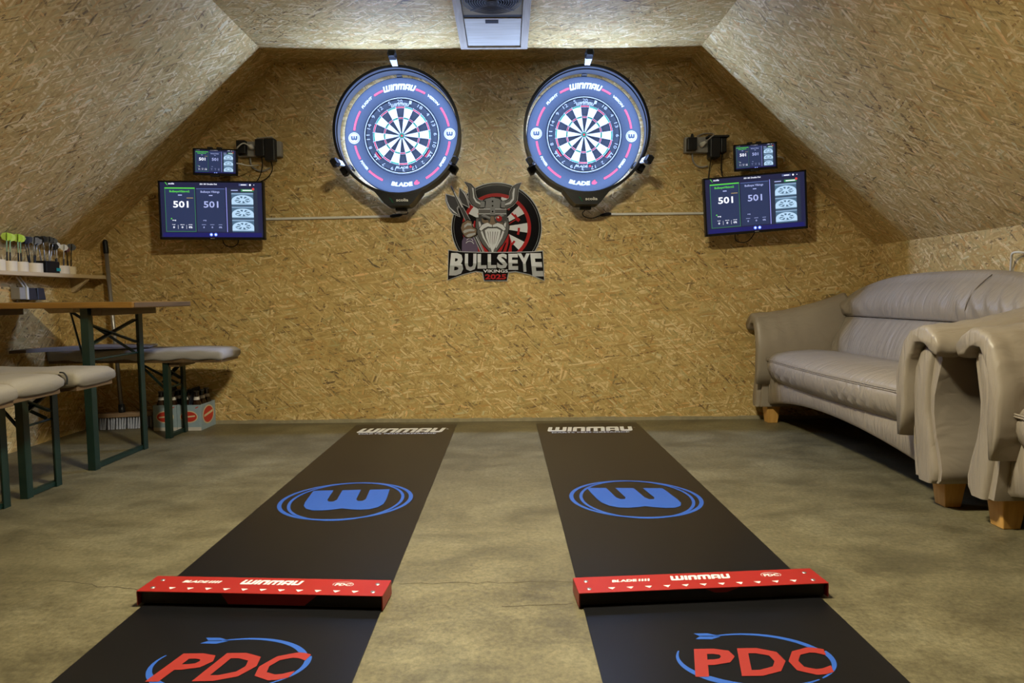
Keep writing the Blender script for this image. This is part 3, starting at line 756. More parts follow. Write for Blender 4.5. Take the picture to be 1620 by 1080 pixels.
for q in ([(761, 318), (767.5, 319), (767, 328), (760, 328)], [(798.5, 318), (792.5, 319), (792.5, 328), (799, 328)]): spoly('horn_collar', [q], 'ink_grey', 12)
# axe and hand
bl1 = c1([(65, 360), (60, 450), (100, 560), (160, 640), (260, 685), (232, 610), (218, 560), (250, 520), (200, 400), (130, 380)])
bl2 = c1([(265, 270), (340, 330), (388, 420), (400, 545), (340, 512), (300, 490), (255, 400), (262, 330)])
for q in (bl1, bl2):
    spoly('axe_edge', [grow(q, 1.3)], 'ink_edge', 5); spoly('axe_blade', [q], 'ink_dark', 6)
spoly('axe_shine', [c1([(70, 380), (80, 460), (120, 550), (250, 670), (170, 625), (105, 555), (66, 450)]), c1([(275, 285), (340, 340), (380, 425), (392, 530), (370, 430), (330, 350)])], 'ink_light', 7)
def bar2(a, b, w0, w1):
    dx, dy = b[0] - a[0], b[1] - a[1]; L_ = math.hypot(dx, dy); nx, ny = -dy / L_, dx / L_
    return [(a[0] + nx * w0, a[1] + ny * w0), (b[0] + nx * w1, b[1] + ny * w1), (b[0] - nx * w1, b[1] - ny * w1), (a[0] - nx * w0, a[1] - ny * w0)]
spoly('axe_handle_outline', [bar2((714, 294), (741, 350), .9, 4.2), bar2((752, 373), (768, 409), 3.4, 3.0)], 'ink_edge', 7)
spoly('axe_handle', [bar2((714, 295), (741, 350), .4, 3.3), bar2((752, 373), (767.5, 407.5), 2.5, 2.2)], 'ink_dark', 8)
spoly('axe_handle_shine', [bar2((719, 304), (732, 328), .5, .7), bar2((753, 374), (767, 404), .5, .5)], 'ink_light', 9)
hand = c2([(300, 30), (280, 100), (300, 165), (350, 235), (420, 245), (505, 200), (515, 120), (450, 85), (440, 0), (380, -20)])
spoly('hand_outline', [grow(hand, 1.2)], 'ink_black', 9)
spoly('hand', [hand], 'ink_skin', 10)
spoly('finger', [c2([(310, 150), (340, 125), (430, 110), (490, 125), (480, 145), (400, 150), (330, 180)]), c2([(355, 215), (400, 185), (490, 170), (500, 190), (430, 225), (380, 238)]), c2([(330, 60), (380, 20), (430, 30), (440, 60), (380, 60), (330, 100)])], 'ink_edge', 11)
# banner
ban = [(710, 395.6), (730, 398.5), (784, 399.5), (838, 398.8), (858, 397.2), (853, 415), (856, 428), (860.5, 442.8), (838, 433.5), (815, 428.5), (805, 430), (802.5, 443.6), (765, 443.6), (763, 430.5), (752.5, 428), (732, 433), (708.4, 442.3), (712, 428), (715, 413)]
def strip_poly(top, bot):
    return [[top[i], top[i + 1], bot[i + 1], bot[i]] for i in range(len(top) - 1)]
tu = [708.4, 716, 732, 752.5, 763, 784, 803, 815, 838, 853, 860.5]
tops = [(710, 395.6), (717, 397), (732, 398.5), (752.5, 399.2), (763, 399.4), (784, 399.6), (803, 399.4), (815, 399.2), (838, 398.8), (851, 398), (858, 397.2)]
bots = [(708.4, 442.3), (716, 439.5), (732, 433.4), (752.5, 428.6), (763, 430), (784, 430.5), (803, 430), (815, 428.8), (838, 433.8), (853, 440), (860.5, 442.9)]
spoly('banner_edge', strip_poly([(x + (x - 784) * .012, y - 1.3) for x, y in tops], [(x + (x - 784) * .012, y + 1.4) for x, y in bots]), 'ink_edge', 12)
spoly('banner', strip_poly(tops, bots), 'ink_black', 13)
spoly('year_box_edge', [[(761.5, 427), (806, 427), (802.5, 444.8), (765, 444.8)]], 'ink_edge', 12)
spoly('year_box', [[(763, 426), (804.5, 426), (801.5, 443.6), (766, 443.6)]], 'ink_black', 14)
for ch, x0, x1, ya, yb_, sh in (('B', 130, 335, 475, 815, 0), ('U', 338, 512, 485, 748, 0), ('L', 528, 665, 492, 712, 0), ('L', 680, 810, 492, 708, 0), ('S', 818, 975, 484, 714, 0), ('E', 990, 1135, 486, 730, 0), ('Y', 1130, 1312, 482, 760, 0), ('E', 1318, 1485, 478, 830, 0)):
    g = fit2(text2d(ch, .045), x0, x1, -yb_, -ya)
    k = (.5 * (x0 + x1) - 800) / 800.0
    g = [[(x + k * (-y - ya) * .14 * (1 if abs(k) > .5 else .3), y - k * k * 0) for x, y in q] for q in g]
    ymid = -(ya + (yb_ - ya) * .56)
    def half(q, sgn):
        out = []
        for i in range(len(q)):
            (ax, ay), (bx, by) = q[i - 1], q[i]; da, db = (ay - ymid) * sgn, (by - ymid) * sgn
            if (da < 0) != (db < 0): out.append((ax + (bx - ax) * da / (da - db), ymid))
            if db >= 0: out.append((bx, by))
        return out
    for sgn, ink, nm in ((1, 'ink_light', 'banner_letter'), (-1, 'ink_edge', 'banner_letter_foot')):
        pp = [half(q, sgn) for q in g]; pp = [q for q in pp if len(q) > 2]
        if pp: spoly(nm, [c2([(x, -y) for x, y in q]) for q in pp], ink, 15)
spoly('club_word', [c2([(x, -y) for x, y in q]) for q in fit2(text2d('VIKINGS', .02), 612, 985, -772, -725)], 'ink_light', 15)
spoly('year', [c2([(x, -y) for x, y in q]) for q in fit2(text2d('2025', .035), 640, 960, -875, -795)], 'ink_red', 15)

# ------------------------------------------------------------------ screens
def camera_picture(mb_parts, x0, x1, y0, y1):
    """small picture of a dartboard seen from the rim; y up"""
    w, h = x1 - x0, y1 - y0; cx = (x0 + x1) / 2
    mb_parts['s_pic'].append(rect2(x0, x1, y0, y1))
    mb_parts['s_pic_mid'].append(rect2(x0, x1, y1 - h * .12, y1))
    dome = [(x0, y0 + h * .10)] + [(cx + w * .5 * cos(a), y0 + h * .40 + h * .43 * sin(a)) for a in [pi - pi * k / 14 for k in range(15)]] + [(x1, y0 + h * .10)]
    mb_parts['s_pic_light'].append(dome)
    return cx, y0 + h * .47, w * .33, h * .27

def build_screen(t, W, H, big=True):
    """interface drawn in fractions of the front: u right, v down"""
    scr = obj('screen', MB().box(-W / 2 + .010, W / 2 - .010, -.0032, -.001, -H / 2 + .014, H / 2 - .009), M['s_bg'], t)
    def Q(u, v): return ((u - .5) * W, (.5 - v) * H)
    def R_(u0, u1, v0, v1):
        a = Q(u0, v1); b = Q(u1, v0); return rect2(a[0], b[0], a[1], b[1])
    def T(s, u, v, wu, hv, bold=.02):
        c = Q(u, v); return ctext(s, c[0], c[1], wu * W, hv * H, bold)
    def put(name, polys, mat, lay, parent=scr):
        return obj(name, MB().polys2d(polys, lambda x, z: (x, -.0032 - .00025 * lay, z)), M[mat], parent, recalc=False)
    put('active_panel', [R_(.06, .345, .12, .865)], 's_panel', 1)
    put('waiting_panel', [R_(.358, .63, .135, .865)], 's_panel', 1)
    put('camera_panel', [R_(.655, .94, .12, .865)], 's_panel_dark', 1)
    put('active_bar', [R_(.06, .345, .115, .135)], 's_green', 2)
    put('active_outline', [R_(.060, .0635, .135, .865), R_(.3415, .345, .135, .865), R_(.06, .345, .860, .866)], 's_green_line', 2)
    put('waiting_bar', [R_(.358, .63, .128, .138)], 's_line', 2)
    put('divider', [R_(.640, .6465, .11, .87)], 's_violet', 2)
    put('task_bar', [R_(.03, .97, .885, .965)], 's_blue', 1)
    put('task_icon', [circ(*Q(.487, .915), .016 * W, 16), circ(*Q(.53, .915), .016 * W, 16)], 's_dot', 2)
    put('icon_glow', [circ(*Q(.487, .915), .009 * W, 12), circ(*Q(.53, .915), .009 * W, 12)], 's_white', 3)
    put('active_score', T('501', .208, .40, .145, .115, .022), 's_white', 3)
    put('waiting_score', T('501', .495, .40, .14, .112, .018), 's_soft', 3)
    put('player_name', T('BullseyeVikings2', .20, .185, .19, .045, .03), 's_green', 3)
    put('player_name', T('Bullseye Vikings', .49, .19, .18, .045, .02), 's_soft', 3)
    put('app_name', T('scolia', .125, .048, .055, .030, .02), 's_white', 3)
    lf = [[Q(.062, .025), Q(.075, .032), Q(.085, .06), Q(.073, .05)], [Q(.074, .052), Q(.083, .06), Q(.092, .078), Q(.086, .078)]]
    put('app_mark', lf, 's_green', 3)
    put('match_title', T('X01 501 Double Out', .475, .055, .165, .026, .02), 's_white', 3)
    put('menu_button', [R_(.765, .85, .045, .08)], 's_dim', 2)
    put('menu_text', [R_(.785, .835, .057, .070)], 's_white', 3)
    put('menu_dot', [circ(*Q(.873, .064), .009 * W, 12), circ(*Q(.91, .064), .004 * W, 8)], 's_white', 3)
    put('sub_text', [R_(.185, .222, .235, .252), R_(.478, .512, .240, .255)], 's_soft', 3)
    put('yellow_line', [R_(.265, .327, .286, .297)], 's_yellow', 3)
    put('stat_text', T('0', .135, .79, .016, .035) + T('0', .215, .79, .016, .035) + T('0%', .293, .79, .034, .035) + T('avg', .14, .675, .035, .02) + T('legs', .135, .745, .03, .014) + T('darts', .215, .745, .04, .014) + T('check', .293, .745, .04, .014), 's_white', 3)
    put('stat_text_dim', T('0', .42, .79, .014, .03) + T('0', .50, .79, .014, .03) + T('0%', .578, .79, .03, .03) + T('avg', .43, .675, .03, .02) + [R_(.40, .44, .742, .748), R_(.48, .52, .742, .748), R_(.56, .595, .742, .748)], 's_soft', 3)
    put('stat_rule', [R_(.174, .176, .75, .82), R_(.254, .256, .75, .82)], 's_white', 3)
    put('player_icon', [circ(*Q(.115, .645), .007 * W, 10)], 's_green', 3)
    put('tab_text', [R_(.69, .755, .150, .166)], 's_soft', 3)
    tb = put('tab_pill', [R_(.785, .905, .138, .178)], 's_green_line', 2); put('tab_label', [R_(.80, .89, .150, .165)], 's_white', 3, scr)
    put('alert_dot', [circ(*Q(.902, .135), .012 * W, 12, .012 * W)], 's_red', 4)
    for v0, v1 in ((.20, .418), (.432, .640), (.655, .868)):
        parts = {'s_pic': [], 's_pic_mid': [], 's_pic_light': []}
        a = Q(.692, v1); b = Q(.900, v0)
        cx, cy, rx, ry = camera_picture(parts, a[0], b[0], a[1], b[1])
        base = put('camera_picture', parts['s_pic'], 's_pic', 2)
        put('picture_wall', parts['s_pic_mid'], 's_pic_mid', 3); put('picture_board', parts['s_pic_light'], 's_pic_light', 3)
        if True:
            seg = []
            for k in range(0, 16, 2):
                a0 = 2 * pi * k / 16; seg.append([(cx + rx * r * cos(a0 + d), cy + ry * r * sin(a0 + d)) for r, d in ((.45, 0), (.98, 0), (.98, .39), (.45, .39))])
            put('picture_segments', seg + ring2(cx, cy, rx * 1.02, rx * 1.12, 24, 3.3, 6.1, ry * 1.02, ry * 1.12), 's_pic', 4)
    return scr

def monitor(loc, rot, label, W=.598, H=.338, arm_to=None):
    t = thing('monitor', loc, label, 'monitor', 'score monitors', rot, True)
    obj('housing', MB().box(-W / 2, W / 2, -.0008, .030, -H / 2, H / 2), M['black'], t, bevel=.003)
    mb = MB()
    for x0, x1, z0, z1 in ((-W / 2, W / 2, H / 2 - .008, H / 2), (-W / 2, W / 2, -H / 2, -H / 2 + .014), (-W / 2, -W / 2 + .009, -H / 2, H / 2), (W / 2 - .009, W / 2, -H / 2, H / 2)):
        mb.box(x0, x1, -.0065, 0, z0, z1)
    obj('bezel', mb, M['black'], t)
    obj('maker_badge', MB().box(-.012, .012, -.0070, -.0064, -H / 2 + .005, -H / 2 + .009), M['grey_plastic'], t)
    obj('back_cover', MB().loft([[(-.2, .03, -.12), (.2, .03, -.12), (.2, .03, .12), (-.2, .03, .12)], [(-.15, .055, -.08), (.15, .055, -.08), (.15, .055, .08), (-.15, .055, .08)]]), M['black_matte'], t)
    obj('wall_arm', MB().box(-.04, .04, .05, .146, -.05, .05), M['dark_steel'], t)
    build_screen(t, W, H)
    return t

monitor((-1.720, -.155, 1.290), (.0129, .0058, .0513), 'large wall monitor showing 501 scores, beside the left dartboard')
monitor((1.465, -.155, 1.308), (.0456, -.0748, -.0229), 'large crooked wall monitor showing 501 scores, above the sofa')

def tablet(loc, rot, label, W=.250, H=.151):
    t = thing('tablet', loc, label, 'tablet', 'score tablets', rot, True)
    obj('housing', MB().box(-W / 2, W / 2, -.0008, .009, -H / 2, H / 2), M['black'], t, bevel=.003)
    mb = MB()
    for x0, x1, z0, z1 in ((-W / 2, W / 2, H / 2 - .009, H / 2), (-W / 2, W / 2, -H / 2, -H / 2 + .013), (-W / 2, -W / 2 + .010, -H / 2, H / 2), (W / 2 - .010, W / 2, -H / 2, H / 2)):
        mb.box(x0, x1, -.0052, 0, z0, z1)
    obj('bezel', mb, M['black'], t)
    for x in (-.030, .022):
        obj('holder_claw', MB().box(x - .014, x + .014, -.008, .012, H / 2 - .004, H / 2 + .009), M['black_matte'], t, bevel=.002)
    obj('holder_claw', MB().box(-.03, .02, -.006, .012, -H / 2 - .006, -H / 2 + .004), M['black_matte'], t, bevel=.002)
    obj('holder_arm', MB().box(-.03, .03, .009, .175, -.03, .03), M['black_matte'], t)
    build_screen(t, W, H)
    return t
tablet((-1.6760, -.185, 1.5610), (-.0112, .0219, .0561), 'small tablet with score screen above the left monitor')
tablet((1.4480, -.185, 1.5720), (.0377, -.0672, -.0188), 'small tilted tablet with score screen above the right monitor')

# ------------------------------------------------------------------ wiring on the wall
def cable(name, pts, r, mat, label, parent=None, cat='cable'):
    # smooth the polyline with catmull-rom
    P = [Vector(p) for p in pts]; P = [P[0]] + P + [P[-1]]; out = []
    for i in range(1, len(P) - 2):
        for k in range(6):
            t_ = k / 6; a, b, c, d = P[i - 1], P[i], P[i + 1], P[i + 2]
            out.append(.5 * ((2 * b) + (c - a) * t_ + (2 * a - 5 * b + 4 * c - d) * t_ ** 2 + (3 * b - a - 3 * c + d) * t_ ** 3))
    out.append(P[-1])
    mb = MB().tube(out, r, 7)
    if parent: return obj(name, mb, mat, parent, smooth=True)
    return obj(name, mb, mat, None, True, label, cat)

def duct(x0, x1, z0, z1, label):
    t = thing('cable_duct', ((x0 + x1) / 2, 0, (z0 + z1) / 2), label, 'cable duct', 'white cable ducts')
    mb = MB().loft([[(x, -.001, z - .007), (x, -.010, z - .007), (x, -.012, z - .005), (x, -.012, z + .005), (x, -.010, z + .007), (x, -.001, z + .007)] for x, z in ((x0, z0), (x1, z1))])
    obj('duct_cover', mb, M['white_plastic'], t)
duct(-1.545, -.700, 1.254, 1.266, 'thin white cable duct between left monitor and left dartboard')
duct(.632, 1.275, 1.270, 1.272, 'thin white cable duct between right dartboard and right monitor')

plugL = thing('cable_connector', (-.66, -.012, 1.268), 'black plug at the inner end of the left white duct', 'plug')
obj('plug_body', MB().tube([(-.705, -.014, 1.266), (-.69, -.016, 1.267), (-.650, -.016, 1.272), (-.632, -.014, 1.276)], [.007, .011, .010, .005], 10), M['black'], plugL, smooth=True)
cable('plug_cord', [(-.634, -.014, 1.276), (-.60, -.02, 1.280), (-.592, -.06, 1.284)], .003, M['black'], None, plugL)
plugR = thing('cable_connector', (.60, -.012, 1.268), 'black plug at the inner end of the right white duct', 'plug')
obj('plug_body', MB().tube([(.570, -.014, 1.262), (.585, -.016, 1.264), (.622, -.016, 1.270), (.638, -.014, 1.271)], [.005, .010, .011, .007], 10), M['black'], plugR, smooth=True)
cable('plug_cord', [(.572, -.014, 1.262), (.52, -.018, 1.245), (.475, -.02, 1.255), (.462, -.03, 1.275), (.470, -.08, 1.284)], .003, M['black'], None, plugR)

def strip_left():
    t = thing('power_strip', (-1.47, 0, 1.67), 'grey socket strip with dark adapters between left tablet and left dartboard', 'power strip', 'socket strips')
    obj('socket_body', MB().box(-1.602, -1.345, -.040, -.001, 1.622, 1.712), M['grey_plastic'], t, bevel=.004)
    a = obj('adapter', MB().box(-1.600, -1.545, -.075, -.040, 1.632, 1.712), M['black'], t, bevel=.004)
    obj('adapter', MB().box(-1.485, -1.430, -.085, -.040, 1.615, 1.716), M['black'], t, bevel=.005)
    obj('adapter', MB().box(-1.428, -1.368, -.090, -.040, 1.588, 1.718), M['black'], t, bevel=.005)
    obj('white_plug', MB().tube([(-1.515, -.040, 1.675), (-1.515, -.062, 1.675), (-1.522, -.078, 1.677)], [.018, .016, .007], 12), M['white_plastic'], t, smooth=True)
    cable('plug_lead', [(-1.520, -.075, 1.677), (-1.550, -.085, 1.690), (-1.585, -.085, 1.668), (-1.605, -.05, 1.655)], .004, M['white_plastic'], None, t)
    cable('supply_lead', [(-1.542, -.012, 1.622), (-1.535, -.014, 1.575), (-1.505, -.014, 1.548), (-1.465, -.014, 1.542), (-1.425, -.014, 1.560)], .005, M['grey_plastic'], None, t)
    cable('top_lead', [(-1.405, -.012, 1.712), (-1.403, -.012, 1.738), (-1.43, -.010, 1.742), (-1.50, -.010, 1.735)], .004, M['grey_plastic'], None, t)
    cable('adapter_lead', [(-1.455, -.06, 1.615), (-1.465, -.03, 1.56), (-1.49, -.02, 1.50), (-1.530, -.02, 1.455), (-1.56, -.06, 1.43)], .003, M['black'], None, t)
    cable('adapter_lead', [(-1.400, -.06, 1.588), (-1.405, -.03, 1.545), (-1.44, -.02, 1.50), (-1.500, -.02, 1.468), (-1.535, -.02, 1.43), (-1.56, -.07, 1.40)], .003, M['black'], None, t)
def strip_right():
    t = thing('power_strip', (1.2, 0, 1.66), 'grey socket strip with dark adapters between right dartboard and right tablet', 'power strip', 'socket strips')
    obj('socket_body', MB().box(1.078, 1.230, -.040, -.001, 1.630, 1.722), M['grey_plastic'], t, bevel=.004)
    obj('adapter', MB().box(1.085, 1.140, -.080, -.040, 1.636, 1.712), M['black'], t, bevel=.004)
    obj('adapter', MB().box(1.215, 1.275, -.095, -.020, 1.590, 1.708), M['black'], t, bevel=.005)
    obj('adapter', MB().box(1.280, 1.315, -.085, -.020, 1.620, 1.706), M['black'], t, bevel=.005)
    obj('ledge', MB().box(1.200, 1.325, -.100, -.001, 1.708, 1.718), M['black_matte'], t)
    obj('adapter_prong', MB().tube([(1.115, -.06, 1.712), (1.115, -.06, 1.735)], [.012, .006], 10), M['black'], t)
    obj('white_plug', MB().tube([(1.178, -.040, 1.672), (1.178, -.060, 1.673), (1.190, -.078, 1.684)], [.017, .015, .007], 12), M['white_plastic'], t, smooth=True)
    cable('plug_lead', [(1.190, -.078, 1.684), (1.215, -.10, 1.705), (1.235, -.09, 1.722), (1.245, -.02, 1.745), (1.20, -.012, 1.748), (1.155, -.02, 1.730)], .004, M['grey_plastic'], None, t)
    cable('supply_lead', [(1.130, -.012, 1.632), (1.135, -.014, 1.585), (1.160, -.014, 1.555), (1.195, -.014, 1.548), (1.225, -.014, 1.555)], .005, M['grey_plastic'], None, t)
    cable('adapter_lead', [(1.230, -.06, 1.592), (1.232, -.02, 1.53), (1.226, -.015, 1.43), (1.225, -.015, 1.35), (1.235, -.02, 1.29)], .003, M['black'], None, t)
    cable('adapter_lead', [(1.300, -.05, 1.620), (1.304, -.02, 1.57), (1.306, -.02, 1.52), (1.31, -.05, 1.46)], .003, M['black'], None, t)
strip_left(); strip_right()
cable('tablet_cable', [(-1.553, -.19, 1.553), (-1.53, -.17, 1.552), (-1.515, -.12, 1.553), (-1.49, -.02, 1.575)], .0035, M['white_plastic'], 'short white charging cable at the left tablet')
cable('tablet_cable', [(1.572, -.19, 1.570), (1.60, -.17, 1.573), (1.64, -.12, 1.575), (1.68, -.03, 1.576)], .0035, M['white_plastic'], 'short white charging cable at the right tablet')
cable('monitor_cable', [(-1.70, -.08, 1.14), (-1.695, -.06, 1.10), (-1.66, -.05, 1.085), (-1.62, -.06, 1.10), (-1.60, -.08, 1.13)], .003, M['black'], 'thin black cable loop hanging below the left monitor')
cable('monitor_cable', [(1.375, -.08, 1.16), (1.385, -.06, 1.105), (1.43, -.05, 1.09), (1.47, -.06, 1.105), (1.50, -.08, 1.16)], .003, M['black'], 'thin black cable loop hanging below the right monitor')
cable('wall_cable', [(2.262, -1.10, .86), (2.240, -1.13, .92), (2.225, -1.16, .95), (2.262, -1.20, .945)], .005, M['white_plastic'], 'short white cable sticking out of the wall behind the sofa')

# ------------------------------------------------------------------ mats and throw-line bars
def mat_runner(cx0, cx1, w, label):
    """cx0: centre at the wall end (y=-.09), cx1: centre at y=-2.76"""
    ang = math.atan2(cx1 - cx0, 2.67)
    # local: x across, y along (0 at the wall end, negative towards the viewer)
    t = thing('dart_mat', (cx0, -.092, 0), label, 'mat', 'throwing mats', (0, 0, ang), True)
    obj('rubber_sheet', MB().box(-w / 2, w / 2, -3.30, 0, .0003, .0032), M['rubber'], t)
    return t
def flat(z): return lambda x, y: (x, y, z)
ZM = .0036
def lettering(t, word_y, logo_y, pdc_y, pdc_x, lean, pl):
    bw = fit2(block_word(), -.252, .252, word_y - .060, word_y + .060)
    obj('maker_name', MB().polys2d(bw, flat(ZM)), M['mat_white'], t, recalc=False)
    obj('small_print', MB().polys2d(ctext('DARTS PERFORMANCE', -.01, word_y - .090, .44, .022, .01), flat(ZM)), M['mat_white'], t, recalc=False)
    obj('trade_dot', MB().polys2d(ring2(.262, word_y + .03, .004, .006, 12), flat(ZM)), M['mat_white'], t, recalc=False)
    # roundel of two crossing loops
    obj('round_emblem_loop', MB().polys2d(ring2(0, logo_y, .2365, .252, 72, ry0=.218, ry1=.232, rot=lean), flat(ZM)), M['mat_blue'], t, recalc=False)
    obj('round_emblem_loop', MB().polys2d(ring2(.003, logo_y - .004, .204, .216, 72, ry0=.222, ry1=.233, rot=lean * -.2), flat(ZM + .0003)), M['mat_blue'], t, recalc=False)
    g = []
    for q in w_mark(.0):
        g.append([(x * .152 * cos(lean * .25) - y * .18 * sin(lean * .25) + pl * y * .03, logo_y + x * .152 * sin(lean * .25) + y * .20) for x, y in q])
    obj('emblem_letter', MB().polys2d(g, flat(ZM + .0006)), M['mat_blue'], t, recalc=False)
    # association letters with a flying dart swoosh
    cxp, cyp = pdc_x, pdc_y
    L_ = []
    for ch, x0, x1 in (('P', -.135, -.048), ('D', -.040, .058), ('C', .064, .150)):
        L_ += [[(x + .026 * ((y - (cyp - .05)) / .10), y) for x, y in q] for q in fit2(text2d(ch, .030), cxp + x0, cxp + x1, cyp - .052, cyp + .052)]
    obj('association_letters', MB().polys2d(L_, flat(ZM + .0005)), M['mat_red'], t, recalc=False)
    def swoosh(a0, a1, rx, ry, w0, w1, n=30):
        out = []
        for k in range(n):
            q = []
            for kk, s in ((k, 0), (k, 1), (k + 1, 1), (k + 1, 0)):
                f_ = kk / n; a = a0 + (a1 - a0) * f_; w = w0 + (w1 - w0) * f_; w = w if not callable(w) else w(f_)
                q.append((cxp + .010 + (rx + (s - .5) * w) * cos(a), cyp + .012 + (ry + (s - .5) * w) * sin(a)))
            out.append(q)
        return out
    obj('swoosh', MB().polys2d(swoosh(radians(112), radians(12), .155, .100, .004, .016) + swoosh(radians(14), radians(-48), .163, .100, .016, .003), flat(ZM)), M['mat_blue'], t, recalc=False)
    obj('swoosh', MB().polys2d(swoosh(radians(160), radians(225), .163, .100, .003, .018) + swoosh(radians(225), radians(308), .163, .100, .018, .003), flat(ZM)), M['mat_blue'], t, recalc=False)
    fx, fy = cxp - .040, cyp + .106
    fl = [[(fx + .008, fy), (fx - .018, fy + .012), (fx - .050, fy + .012), (fx - .040, fy + .001)], [(fx + .008, fy - .003), (fx - .040, fy - .002), (fx - .052, fy - .012), (fx - .016, fy - .014)]]
    obj('dart_print', MB().polys2d(fl, flat(ZM)), M['mat_blue'], t, recalc=False)

mL = mat_runner(-.6175, -.6255, .612, 'long black rubber dart mat on the side towards the benches')
lettering(mL, -.180, -1.475, -2.605, .020, radians(9), -.3)
mR = mat_runner(.4765, .4915, .612, 'long black rubber dart mat on the side towards the sofa')
lettering(mR, -.190, -1.485, -2.610, .020, radians(-12), -1.3)

def oche(c, rot, label, w=.632, torn=False):
    t = thing('throw_line_bar', c, label, 'throw line bar', 'red throw line bars', (0, 0, rot), True)
    d, h, z0 = .090, .041, .0042
    obj('top_plate', MB().box(-w / 2, w / 2, -d / 2, d / 2, h - .003, h), M['oche_red'], t, bevel=.001)
    obj('back_plate', MB().box(-w / 2, w / 2, d / 2 - .003, d / 2, z0, h - .003), M['oche_red'], t)
    for s in (-1, 1):
        x0, x1 = (s * w / 2, s * (w / 2 - .003)) if s > 0 else (s * w / 2, s * w / 2 + .003)
        obj('end_plate', MB().box(min(x0, x1), max(x0, x1), -d / 2, d / 2 - .003, z0, h - .003), M['oche_red'], t)
    obj('front_tab', MB().prism2d([(-.095, h - .003), (.150, h - .003), (.118, .012), (-.078, .012)] if torn else [(.00, h - .003), (.085, h - .003), (.055, .028), (.025, .028)], lambda x, z: (x, -d / 2, z), lambda x, z: (x, -d / 2 + .003, z)), M['oche_red'], t)
    obj('hollow_shade_fill', MB().box(-w / 2 + .006, w / 2 - .006, -d / 2 + .012, d / 2 - .004, z0, h - .004), M['oche_dark'], t)  # dark block painted as the shade inside the hollow bar
    for x in (-w / 2 + .030, w / 2 - .030):
        for y in (-.024, .020):
            sc_ = obj('screw', MB().lathe([(0, .0012), (.0045, .0012), (.0062, 0)], (x, y, h), 'z', 14), M['steel'], t)
    for k in range(11):
        x = -.235 + k * .0475
        obj('arrow', MB().polys2d([[(x - .0095, -.021), (x + .0095, -.021), (x, -.033)]], flat(h + .0004)), M['white'], t, recalc=False)
    obj('maker_name', MB().polys2d(fit2(block_word(), -.072, .090, .004, .030), flat(h + .0004)), M['white'], t, recalc=False)
    obj('model_name', MB().polys2d(ctext('BLADE', -.193, .014, .068, .014, .05, .2) + [[(x, .007), (x + .005, .007), (x + .009, .021), (x + .004, .021)] for x in (-.158, -.150, -.142, -.134)], flat(h + .0004)), M['white'], t, recalc=False)
    obj('association_letters', MB().polys2d(ctext('PDC', .198, .013, .042, .015, .04, .15) + ring2(.198, .014, .0255, .027, 30, radians(-40), radians(200), .0135, .0148), flat(h + .0004)), M['white'], t, recalc=False)
    return t
oche((-.626, -2.392, 0), radians(-3.9), 'red throw line bar on the mat towards the benches', torn=True)
oche((.491, -2.389, 0), radians(3.8), 'red throw line bar on the mat towards the sofa', w=.645)

